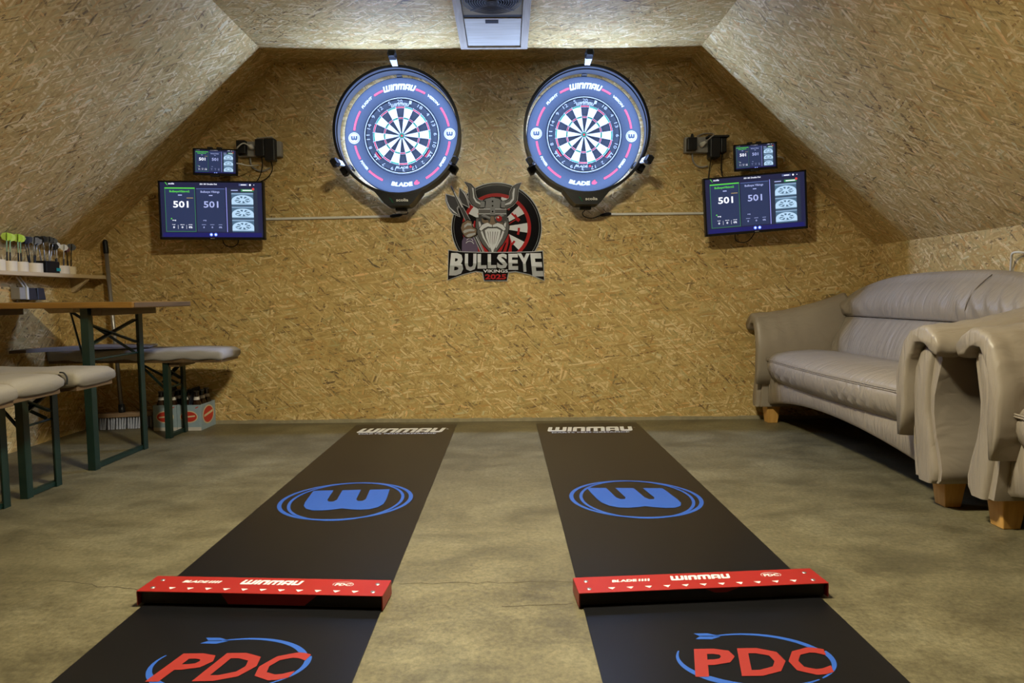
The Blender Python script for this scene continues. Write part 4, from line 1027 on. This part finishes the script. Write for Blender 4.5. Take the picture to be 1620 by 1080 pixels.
# ------------------------------------------------------------------ leather sofas
def smooth01(t): t = max(0, min(1, t)); return t * t * (3 - 2 * t)
SL = 1.74
def build_sofa():
    t = thing('leather_sofa', (1.88, -.90, 0), 'taupe leather sofa with rolled arms against the board end wall', 'sofa', 'leather sofas')
    Y = lambda s: -.035 - s
    rnd = random.Random(11)
    # base
    rings = []
    n = 40
    for i in range(n + 1):
        f_ = i / n; s = .12 + f_ * (SL - .24); bow = sin(pi * f_)
        zb = .115 + .085 * bow ** .8; xf = 1.555 - .030 * bow
        rings.append([(xf + .012, Y(s), zb), (xf, Y(s), zb + .015), (xf - .004, Y(s), (zb + .31) / 2), (xf, Y(s), .30), (xf + .02, Y(s), .315), (2.18, Y(s), .315), (2.2, Y(s), .30), (2.2, Y(s), zb + .02), (2.18, Y(s), zb)])
    base = obj('base', MB().loft(rings), M['leather'], t, autosmooth=50)
    obj('knob', MB().lathe([(0, -.012), (.008, -.012), (.011, -.006), (.011, 0)], (1.548, Y(SL - .135), .165), 'y', 12), M['seam'], base)
    # seat cushion
    rings = []; n = 120
    ph = [rnd.uniform(0, 6.28) for _ in range(6)]
    for i in range(n + 1):
        f_ = i / n; s = .185 + f_ * (SL - .37); bow = sin(pi * min(1, max(0, f_))) ** .7
        en = min(1, min(f_, 1 - f_) * 14); en = en ** .5
        def wr(zz): return .0115 * sin(s * 74 + 2.0 * sin(s * 13 + ph[0]) + zz * 26) * (0.5 + .5 * sin(s * 9 + ph[1])) * en
        xo = 1.535 - .040 * bow; zt = .448 + .010 * bow
        pr = [(xo + .030, .272), (xo + .008, .285), (xo - .012 + wr(0), .315), (xo - .022 + wr(.6), .345), (xo - .022 + wr(1.2) * .6, .372), (xo - .018, .388), (xo - .012, .394), (xo - .016, .400), (xo - .004, .418), (xo + .028, .436), (xo + .10, zt), (xo + .22, zt + .008), (xo + .32, zt + .002), (xo + .42, zt - .012), (xo + .45, .40), (xo + .45, .30)]
        cxm, czm = xo + .2, .36
        k = .90 + .10 * en
        rings.append([(cxm + (x - cxm) * k, Y(s), czm + (z - czm) * k) for x, z in pr])
    seat = obj('seat_cushion', MB().loft(rings), M['leather'], t, smooth=True)
    for dz, nm in ((.3935, 'piping'), (.4010, 'piping')):
        pts = []
        for i in range(61):
            f_ = i / 60; s = .19 + f_ * (SL - .38); bow = sin(pi * f_) ** .7; pts.append((1.535 - .040 * bow - .0165, Y(s), dz))
        obj(nm, MB().tube(pts, .0036, 6), M['leather'], seat, smooth=True)
    # back: lower pads and head roll
    def back(z0f, z1f, name, bulge, rollover, parent=t, s0=.19, s1=SL - .19, wrk=.009, n=110):
        rings = []
        for i in range(n + 1):
            f_ = i / n; s = s0 + f_ * (s1 - s0); g = (s - .1) / (SL - .2)
            zt = .765 + .115 * (1 - abs(2 * g - 1) ** 3.2)
            en = min(1, min(f_, 1 - f_) * 16) ** .5
            z0 = z0f(g); z1 = z1f(g, zt)
            pr = []
            m = 9
            for j in range(m + 1):
                q = j / m; z = z0 + (z1 - z0) * q
                x = 1.900 + .19 * max(0, z - .43) / .45 - bulge * sin(pi * min(1, q * .86 + .07)) ** .7 * (.4 + .6 * en)
                x += wrk * sin(s * 62 + 1.8 * sin(s * 9) + q * 9) * (.4 + .6 * sin(s * 5 + 1)) * sin(pi * q)
                pr.append((x, z))
            xt, zt_ = pr[-1]
            if rollover:
                for a in (20, 45, 70, 90, 120, 150):
                    pr.append((xt + .055 - .055 * cos(radians(a)), zt_ + .030 * sin(radians(a))))
                pr += [(2.19, zt_ - .02), (2.19, z0)]
            else:
                pr += [(xt + .06, zt_), (2.10, z0)]
            rings.append([(x, Y(s), z) for x, z in pr])
        return obj(name, MB().loft(rings), M['leather'], parent, autosmooth=60)
    back(lambda g: .415, lambda g, zt: .652, 'back_pad', .040, False)
    hr = back(lambda g: .652, lambda g, zt: zt - .03, 'head_roll', .062, True, s0=.10, s1=SL - .10)
    # seam lines
    pts = []
    for i in range(41):
        s = .215 + (SL - .43) * i / 40; pts.append((1.900 + .19 * .222 / .45 - .024, Y(s), .652))
    obj('back_seam', MB().tube(pts, .004, 6), M['seam'], t, smooth=True)
    pts = []
    for q in [k / 10 for k in range(11)]:
        z = .655 + (.852 - .655) * q; x = 1.900 + .19 * (z - .43) / .45 - .062 * sin(pi * min(1, q * .86 + .07)) ** .7 - .0015
        pts.append((x, Y(1.20 + .03 * q), z))
    obj('roll_seam', MB().tube(pts, .0022, 6), M['seam'], hr, smooth=True)
    # arms
    pad = [(.018, .245), (-.010, .33), (-.016, .40), (-.014, .47), (-.002, .535), (.024, .59), (.062, .632), (.108, .655), (.155, .654), (.196, .632), (.222, .600), (.228, .570), (.214, .550), (.192, .552), (.176, .570), (.150, .590), (.115, .592), (.085, .570), (.064, .53), (.054, .46), (.052, .36), (.036, .245)]
    body = [(.060, .105), (.040, .22), (.034, .34), (.044, .46), (.075, .56), (.115, .60), (.150, .60), (.180, .575), (.186, .535), (.168, .47), (.152, .41), (.152, .35), (.168, .28), (.194, .21), (.208, .155), (.204, .120), (.190, .105)]
    front = [(.092, .100), (.076, .17), (.058, .26), (.044, .36), (.040, .44), (.052, .52), (.080, .572), (.112, .588), (.142, .584), (.150, .560), (.138, .50), (.128, .43), (.132, .36), (.150, .28), (.176, .20), (.190, .15), (.186, .115), (.168, .100)]
    for side in (0, 1):
        if side == 0: yo = lambda tt: Y(.185) + tt * .86
        else: yo = lambda tt: Y(SL - .185) - tt
        def zs(z, x): return z if z < .3 else .3 + (z - .3) * (1.03 + .30 * (max(0, (x - 1.50)) / .5) ** 1.7)
        name = 'arm'
        rings = []
        for x, k in ((1.515, .97), (1.53, 1.0), (1.62, 1), (1.74, 1), (1.86, 1), (1.95, 1), (2.02, 1), (2.06, .96)):
            rings.append([(x, yo(.115 + (tt - .115) * k), zs(z, x)) for tt, z in body])
        arm = obj(name, MB().loft(rings), M['leather'], t, autosmooth=60)
        # padded roll with gathered front
        rings = []; xs = [1.468, 1.472, 1.482, 1.496] + [1.512 + .016 * i for i in range(33)]
        for i, x in enumerate(xs):
            k = (.55, .80, .93, .985)[i] if i < 4 else 1.0
            rr = []
            for j, (tt, z) in enumerate(pad):
                # shrink towards the pad's own centre line at the front
                jj = len(pad) - 1 - j; mt, mz = (tt + pad[jj][0]) / 2, (z + pad[jj][1]) / 2
                gath = .0045 * sin(j * 2.4 + 1.0) * max(0, 1 - (x - 1.47) / .16) + .0035 * sin(x * 70 + j * .9) * max(0, 1 - abs(x - 1.6) / .25)
                T_ = mt + (tt - mt) * k; Z_ = mz + (z - mz) * k
                rr.append((x, yo(T_ - gath), zs(Z_ + gath * .5, x)))
            rings.append(rr)
        obj('arm_pad', MB().loft(rings), M['leather'], arm, smooth=True)
        mb = MB(); rings = []
        for x, k in ((1.499, .60), (1.502, .80), (1.509, .94), (1.520, 1.0), (1.560, 1.0)):
            nf = len(front); rr = []
            for j, (tt, z) in enumerate(front):
                mt, mz = (tt + front[nf - 1 - j][0]) / 2, (z + front[nf - 1 - j][1]) / 2
                rr.append((x, yo(mt + (tt - mt) * k), mz + (z - mz) * k))
            rings.append(rr)
        obj('arm_front', mb.loft(rings), M['leather'], arm, autosmooth=60)
    # legs
    for (x, s) in ((1.600, .075), (1.612, SL - .085), (2.13, .09), (2.13, SL - .09)):
        y = Y(s); mb = MB().loft([[(x - a, y - b, z), (x + a, y - b, z), (x + a, y + b, z), (x - a, y + b, z)] for a, b, z in ((.029, .029, 0), (.042, .040, .115))])
        obj('leg', mb, M['leg_wood'], t, bevel=.003)
    return t
sofa = build_sofa()
sofa2 = copy_tree(sofa)
sofa2.location = (1.88 + .052, -.90 - 1.805, 0)
sofa2['label'] = 'second taupe leather seat, nearest the viewer and cut off by the right edge'

# ------------------------------------------------------------------ beer table and benches
XP = -1.895
def leg_frame(t, ya, yb, ztop, zx0, zx1, zrod, sec=.032, bx=None, zblock=None):
    """green angle-steel frame: two posts, cross brace, rod, foot bar; ya is the nearer post"""
    for y, s in ((ya, -1), (yb, 1)):
        mb = MB()
        mb.box(XP - sec / 2, XP + sec / 2, y - .003, y + .003, .0, ztop)
        mb.box(XP + sec / 2 - .006, XP + sec / 2, min(y, y - s * sec), max(y, y - s * sec), .0, ztop)
        obj('leg_post', mb, M['green_steel'], t, bevel=.001)
    obj('foot_bar', MB().box(XP - sec / 2, XP + sec / 2 - .008, ya + .004, yb - .004, .003, .022), M['green_steel'], t)
    i, k = ya + .01, yb - .01
    obj('cross_brace', MB().bar((XP - .008, i, zx1), (XP - .008, k, zx0), .006, .026, (1, 0, 0)), M['green_steel'], t)
    obj('cross_brace', MB().bar((XP - .016, i, zx0), (XP - .016, k, zx1), .006, .026, (1, 0, 0)), M['green_steel'], t)
    obj('frame_rod', MB().tube([(XP, i, zrod - .004), (XP, k, zrod)], .005, 8), M['green_steel'], t)
    if bx is not None:
        ym = (ya + yb) / 2
        for y in (ya + .015, yb - .015):
            obj('strut', MB().bar((bx, ym, zblock), (XP - .022, y, zrod), .006, .013, (0, 0, 1)), M['green_steel'], t)

tb = thing('beer_table', (-2.1, -.87, 0), 'wooden beer garden table with dark green steel legs by the left wall', 'table')
mb = MB()
random.seed(2)
for a, b, nm in ((-1.135, -.958, 0), (-.956, -.780, 0), (-.778, -.598, 0)):
    obj('table_plank', MB().box(-2.525, -1.652, a, b, .738, .765), M['table_wood'], tb, bevel=.003)
obj('batten', MB().box(-1.862, -1.815, -1.09, -.635, .704, .738), M['brown_wood'], tb, bevel=.002)
obj('batten', MB().box(-2.47, -2.42, -1.09, -.74, .704, .738), M['brown_wood'], tb, bevel=.002)
obj('strut_block', MB().loft([[(-2.19, y, .738), (-2.05, y, .738), (-2.05, y, .716), (-2.16, y, .712)] for y in (-.93, -.80)]), M['pale_wood'], tb)
leg_frame(tb, -1.088, -.655, .736, .556, .673, .505, .034, -2.10, .722)
obj('end_edge_strip', MB().box(-1.6535, -1.649, -1.12, -.61, .741, .762), M['brown_wood'], tb, bevel=.001)  # thin brown strip over the table's end edge

def bench(y0, y1, label, xend, cloth, sag=0, leg=True):
    t = thing('bench', (-2.1, (y0 + y1) / 2, 0), label, 'bench', 'padded benches')
    obj('seat_board', MB().box(-2.525, xend - .012, y0 + .012, y1 - .012, .425, .448), M['brown_wood'], t, bevel=.002)
    # padded cover: rounded section lofted along x with a soft end
    rings = []; n = 44
    rr = random.Random(int(abs(y0) * 1000))
    for i in range(n + 1):
        f_ = i / n; x = -2.525 + (xend + 2.525) * f_
        e = (xend - x); k = 1 if e > .035 else math.sqrt(max(.02, 1 - ((.035 - e) / .035) ** 2)) * .5 + .5
        k0 = 1
        hw = (y1 - y0) / 2 * (1 if e > .035 else .93 + .07 * k); yc = (y0 + y1) / 2; zc_ = .468; hz = .036 * k
        ring = []
        for j in range(28):
            a = 2 * pi * j / 28
            ca, sa = cos(a), sin(a); px_ = math.copysign(abs(ca) ** .38, ca) * hw; pz = math.copysign(abs(sa) ** .5, sa) * hz
            wv = .003 * sin(x * 40 + j) * (1 if sa < .3 else .3) + .002 * sin(x * 17 + rr.random() * .3)
            ring.append((x, yc + px_ + (wv if abs(ca) > .7 else 0), zc_ + pz + wv))
        rings.append(ring)
    cov = obj('seat_cover', MB().loft(rings), cloth, t, smooth=True)
    if leg:
        obj('batten', MB().box(XP + .020, XP + .075, y0 + .03, y1 - .03, .400, .428), M['brown_wood'], t, bevel=.002)
        leg_frame(t, (y0 + y1) / 2 - .097, (y0 + y1) / 2 + .097, .432, .315, .395, .285, .030, -2.10, .418)
    return cov
bench(-.447, -.197, 'padded bench in pale grey cover between the beer table and the end wall', -1.565, M['grey_cloth'])
cvA = bench(-1.535, -1.285, 'beige padded bench standing directly in front of the beer table', -1.645, M['bench_cloth'])
cvB = bench(-1.825, -1.565, 'beige padded bench, second in front of the beer table', -1.672, M['bench_cloth'])
cvC = bench(-2.11, -1.850, 'beige padded bench nearest the viewer at the left edge', -1.632, M['bench_cloth'])
for cv, x, y in ((cvA, -1.690, -1.540), (cvB, -1.720, -1.832)):
    cable('draw_loop', [(x - .02, y + .004, .500), (x, y - .002, .498), (x + .012, y - .004, .480), (x + .010, y - .004, .455)], .003, M['black_matte'], None, cv)

gb = thing('grey_board', (-2.32, -.46, .507), 'flat grey board with red-brown end resting on the far bench', 'board')
mb = MB().loft([[(-2.450, -.700, .507), (-2.462, -.560, .507), (-2.462, -.560, .524), (-2.450, -.700, .524)], [(-2.25, -.52, .507), (-2.27, -.36, .507), (-2.27, -.36, .527), (-2.25, -.52, .525)], [(-1.99, -.40, .507), (-2.02, -.25, .507), (-2.02, -.25, .520), (-1.99, -.40, .515)]])
obj('board_body', mb, M['grey_cloth'], gb, bevel=.002)
obj('red_brown_end', MB().loft([[(-2.510, -.735, .507), (-2.520, -.60, .507), (-2.520, -.60, .523), (-2.510, -.735, .523)], [(-2.4505, -.700, .507), (-2.4625, -.560, .507), (-2.4625, -.560, .523), (-2.4505, -.700, .523)]]), M['brown_wood'], gb, bevel=.001)

# wall socket with adapters at table height
sk = thing('wall_socket', (-2.52, -.62, .80), 'grey wall socket with two dark adapters just above the beer table', 'socket')
obj('socket_box', MB().box(-2.534, -2.485, -.668, -.622, .780, .842), M['grey_plastic'], sk, bevel=.003)
obj('socket_face', MB().box(-2.485, -2.478, -.628, -.616, .780, .842), M['white_plastic'], sk)
for y0 in (-.612, -.548):
    obj('adapter', MB().loft([[(-2.534, y0, .776), (-2.48, y0, .776), (-2.48, y0 + .062, .776), (-2.534, y0 + .062, .776)], [(-2.534, y0 + .003, .840), (-2.484, y0 + .003, .840), (-2.484, y0 + .054, .840), (-2.534, y0 + .054, .840)]]), M['navy_plastic'], sk, bevel=.004)
for dy in (0, .022):
    cable('socket_lead', [(-2.51, -.600 + dy, .838), (-2.515, -.620 + dy, .868), (-2.520, -.640 + dy, .897)], .004, M['white_plastic'], None, sk)

# ------------------------------------------------------------------ wall shelf with dart cups
sh = thing('wall_shelf', (-2.48, -.68, .905), 'pale wooden wall shelf holding darts above the beer table', 'shelf')
obj('shelf_board', MB().box(-2.534, -2.425, -1.40, -.025, .899, .920), M['pale_wood'], sh, bevel=.002)
obj('shelf_bracket', MB().prism2d([(-2.534, .899), (-2.440, .899), (-2.440, .890), (-2.520, .820), (-2.534, .820)], lambda x, z: (x, -.20, z), lambda x, z: (x, -.18, z)), M['pale_wood'], sh)
ZS = .920
cups = [(-.822, .035, .054), (-.745, .035, .050), (-.670, .036, .050), (-.580, .044, .048), (-.372, .044, .044), (-.292, .030, .043)]
labels = ['pale round dart cup at the left edge of the photo', 'pale dart cup with lime darts, left one', 'pale dart cup with lime darts, right one', 'pale dart cup with navy flighted darts', 'pale dart cup with white flighted darts', 'pale dart cup nearest the end wall']
XS = -2.475
for (y, r, h), lb in zip(cups, labels):
    c = thing('dart_cup', (XS, y, ZS), lb, 'cup', 'dart cups on the shelf')
    obj('cup_body', MB().lathe([(0, .0), (r, .0), (r, h), (r - .003, h), (r - .003, .006), (0, .006)], (XS, y, ZS), 'z', 24), M['cup'], c, autosmooth=40)
bxd = thing('dart_case', (XS, -.478, ZS), 'small black dart case with teal band on the shelf', 'case')
obj('case_body', MB().loft([[(XS - a, -.530 + b, z), (XS + a, -.530 + b, z), (XS + a, -.425 - b, z), (XS - a, -.425 - b, z)] for a, b, z in ((.034, 0, ZS), (.034, 0, ZS + .060), (.030, .004, ZS + .064))]), M['black'], bxd, bevel=.002)
obj('teal_band', MB().box(XS + .0342, XS + .036, -.452, -.421, ZS + .012, ZS + .028), M['teal'], bxd)

def dart(y, x, z0, length, lean_y, lean_x, flight, shaft, barrel, label, group, rfl=.021, hfl=.040, shape='std'):
    t = thing('dart', (x, y, z0), label, 'dart', group)
    d = Vector((lean_x, lean_y, 1)).normalized(); O = Vector((x, y, z0))
    def at(q): return O + d * (q * length)
    obj('barrel', MB().tube([at(0), at(.05), at(.42), at(.45)], [.0012, .0034, .0034, .0022], 8), barrel, t, smooth=True)
    obj('shaft', MB().tube([at(.45), at(.80)], [.0022, .0026], 8), shaft, t, smooth=True)
    a = d.cross(Vector((0, 1, 0))).normalized(); b = d.cross(a).normalized()
    H0 = length * .72
    if shape == 'round': outl = [(.002, 0), (rfl * .7, hfl * .15), (rfl, hfl * .5), (rfl * .7, hfl * .87), (.002, hfl)]
    else: outl = [(.002, 0), (rfl, hfl * .38), (rfl, hfl * .82), (rfl * .72, hfl), (.002, hfl)]
    for k in range(4):
        an = pi / 4 + k * pi / 2; e = a * cos(an) + b * sin(an); nn = d.cross(e) * .0004
        mb = MB().prism2d(outl, lambda p, q: tuple(O + d * (H0 + q) + e * p + nn), lambda p, q: tuple(O + d * (H0 + q) + e * p - nn))
        obj('flight', mb, flight, t)
zc_ = ZS + .008
rd = random.Random(4)
for y, lx, ly, lb in ((-.757, .02, .02, 'furthest left'), (-.738, -.02, .10, 'second from the left'), (-.680, .02, .0, 'third from the left'), (-.662, -.03, .06, 'furthest right')):
    dart(y, XS, zc_, .196, ly, lx, M['lime'], M['mint'], M['black'], 'dart with lime green flights, %s of the four' % lb, 'lime darts', .024, .042, 'round')
for y, ly, lb in ((-.592, -.20, 'furthest left'), (-.585, -.08, 'second from the left'), (-.572, .10, 'third from the left'), (-.562, .20, 'furthest right')):
    dart(y, XS + rd.uniform(-.01, .01), zc_, .190, ly, 0, M['navy'], M['dark_steel'] if ly < 0 else M['steel'], M['black'], 'dart with navy flights, %s of the four' % lb, 'navy darts', .022, .040)
for y, ly, lb in ((-.500, -.25, 'furthest left'), (-.485, -.10, 'second from the left'), (-.472, .06, 'third from the left'), (-.460, .26, 'furthest right')):
    dart(y, XS + rd.uniform(-.012, .012), ZS + .064, .135, ly, .03, M['black'], M['steel'], M['steel'], 'dart with black flights in the black case, %s' % lb, 'black darts in the case', .022, .036, 'round')
dart(-.400, XS, zc_, .165, -.10, 0, M['black'], M['steel'], M['black'], 'dart with black round flights leaning beside two white ones', None, .024, .038, 'round')
dart(-.378, XS - .012, zc_, .178, .02, 0, M['white_plastic'], M['white_plastic'], M['navy_plastic'], 'white flighted dart, further left of two', None, .022, .038, 'round')
dart(-.358, XS + .008, zc_, .168, .10, 0, M['white_plastic'], M['white_plastic'], M['navy_plastic'], 'white flighted dart, further right of two', None, .021, .036, 'round')
dart(-.304, XS, zc_, .158, -.06, 0, M['dark_red'], M['black'], M['black'], 'dart with dark red flights in the cup nearest the end wall', None, .018, .034, 'round')
dart(-.284, XS, zc_, .176, .10, 0, M['black'], M['black'], M['black'], 'dart with black flights in the cup nearest the end wall', None, .024, .040, 'round')

# ------------------------------------------------------------------ broom
br = thing('broom', (-2.33, -.105, 0), 'push broom with grey tube handle and pale bristles leaning in the corner', 'broom')
import mathutils
bd0 = Vector((-2.485, -.165, 0)); bd1 = Vector((-2.155, -.085, 0)); ax = (bd1 - bd0).normalized(); nx_ = Vector((-ax.y, ax.x, 0))
mb = MB().loft([[tuple(p + nx_ * .028 + Vector((0, 0, .072))), tuple(p - nx_ * .028 + Vector((0, 0, .072))), tuple(p - nx_ * .024 + Vector((0, 0, .098))), tuple(p + nx_ * .024 + Vector((0, 0, .098)))] for p in (bd0, bd1)])
obj('broom_block', mb, M['broom_wood'], br, bevel=.004)
rb = random.Random(9)
for i in range(22):
    for j in (-1, 1):
        p = bd0.lerp(bd1, (i + .6) / 22.4) + nx_ * .012 * j
        q = p + nx_ * .012 * j + ax * rb.uniform(-.006, .006)
        mb = MB().tube([(p.x, p.y, .074), ((p.x + q.x) / 2, (p.y + q.y) / 2, .04), (q.x, q.y, .001)], [.005, .0058, .0072], 6)
        obj('bristle_tuft', mb, M['bristle'], br)
top = Vector((-2.428, -.030, 1.135)); foot = (bd0 + bd1) / 2 + Vector((0, 0, .095))
obj('handle_tube', MB().tube([foot, foot.lerp(top, .93)], .0115, 12), M['alu'], br, smooth=True)
obj('handle_grip', MB().tube([foot.lerp(top, .92), foot.lerp(top, .925), foot.lerp(top, .99), top], [.0125, .0150, .0150, .010], 12), M['black'], br, smooth=True)
obj('handle_socket', MB().tube([foot - Vector((0, 0, .02)), foot.lerp(top, .05)], [.020, .016], 12), M['black'], br, smooth=True)

# ------------------------------------------------------------------ six-pack carriers with bottles
def carrier(x0, x1, y0, y1, label, which):
    t = thing('bottle_carrier', ((x0 + x1) / 2, (y0 + y1) / 2, 0), label, 'carrier', 'bottle carriers')
    h = .152; k = .0025
    obj('front_side', MB().box(x0, x1, y0, y0 + k, .0, h), M['carton'], t)
    obj('back_side', MB().box(x0, x1, y1 - k, y1, .0, h), M['carton'], t)
    obj('left_side', MB().box(x0, x0 + k, y0 + k, y1 - k, .0, h), M['carton'], t)
    obj('right_side', MB().box(x1 - k, x1, y0 + k, y1 - k, .0, h), M['carton'], t)
    obj('bottom', MB().box(x0 + k, x1 - k, y0 + k, y1 - k, 0, .003), M['carton'], t)
    xm = (x0 + x1) / 2
    pn = [(y0 + .004, .02), (y1 - .004, .02), (y1 - .004, h), (y1 - .05, .245), (y0 + .05, .245), (y0 + .004, h)]
    obj('handle_panel', MB().prism2d(pn, lambda y, z: (xm - .0015, y, z), lambda y, z: (xm + .0015, y, z)), M['navy_plastic'], t)
    obj('pale_foot', MB().box(x0 - .0006, x1 + .0006, y0 - .0006, y0, .0, .020), M['carton_light'], t)
    zc = .082
    f = lambda d: (lambda x, z: (x, y0 - d, z))
    a = obj('front_badge', MB().polys2d([circ(xm, zc, .052, 32, .036)], f(.0008)), M['cream'], t, recalc=False)
    obj('badge_red', MB().polys2d([circ(xm, zc, .046, 32, .030)], f(.0014)), M['beer_red'], a, recalc=False)
    obj('badge_script', MB().polys2d([[(xm - .036, zc - .007), (xm + .036, zc + .001), (xm + .036, zc + .009), (xm - .036, zc + .001)]], f(.0020)), M['cream'], a, recalc=False)
    g = lambda d: (lambda y, z: (x1 + d, y, z)); ym = (y0 + y1) / 2
    b = obj('side_badge', MB().polys2d([circ(ym, zc, .074, 32, .056)], g(.0008)), M['cream'], t, recalc=False)
    obj('badge_red', MB().polys2d([circ(ym, zc, .064, 32, .048)], g(.0014)), M['beer_red'], b, recalc=False)
    obj('badge_script', MB().polys2d([[(ym - .056, zc - .010), (ym + .056, zc + .006), (ym + .056, zc + .020), (ym - .056, zc + .004)]], g(.0020)), M['cream'], b, recalc=False)
    obj('red_corner', MB().polys2d([[(x1 - .03, h - .022), (x1 - .012, h - .014), (x1 - .012, h - .008), (x1 - .03, h - .016)]], f(.0008)), M['beer_red'], t, recalc=False)
    bot = None
    for i in range(3):
        for s in (-1, 1):
            y = y0 + (y1 - y0) * (i + .5) / 3; x = xm + s * (x1 - x0) * .25
            if bot is None:
                bot = thing('beer_bottle', (x, y, .003), 'brown beer bottle, front row, left side of the %s carton carrier' % which, 'bottle', 'bottles in the %s carrier' % which, local=True)
                obj('bottle_glass', MB().lathe([(0, 0), (.0285, 0), (.030, .004), (.030, .125), (.026, .150), (.015, .180), (.0135, .215), (.0145, .218), (.0145, .226), (0, .226)], (0, 0, 0), 'z', 20), M['bottle'], bot, autosmooth=50)
                obj('neck_label', MB().lathe([(.0178, .176), (.0148, .194)], (0, 0, 0), 'z', 20), M['carton_light'], bot)
                obj('crown_cap', MB().lathe([(.0160, .222), (.0155, .229), (0, .230)], (0, 0, 0), 'z', 18), M['dark_steel'], bot)
            else:
                c = copy_tree(bot); c.location = (x, y, .003)
                c['label'] = 'brown beer bottle, %s row, %s side of the %s carton carrier' % (('front', 'middle', 'back')[i], 'left' if s < 0 else 'right', which)
carrier(-2.091, -1.953, -.205, -.012, 'grey-blue bottle carrier with red oval badge, next to the broom', 'broom-side')
carrier(-1.950, -1.812, -.205, -.012, 'grey-blue bottle carrier with red badges on two sides, behind the far bench leg', 'bench-side')
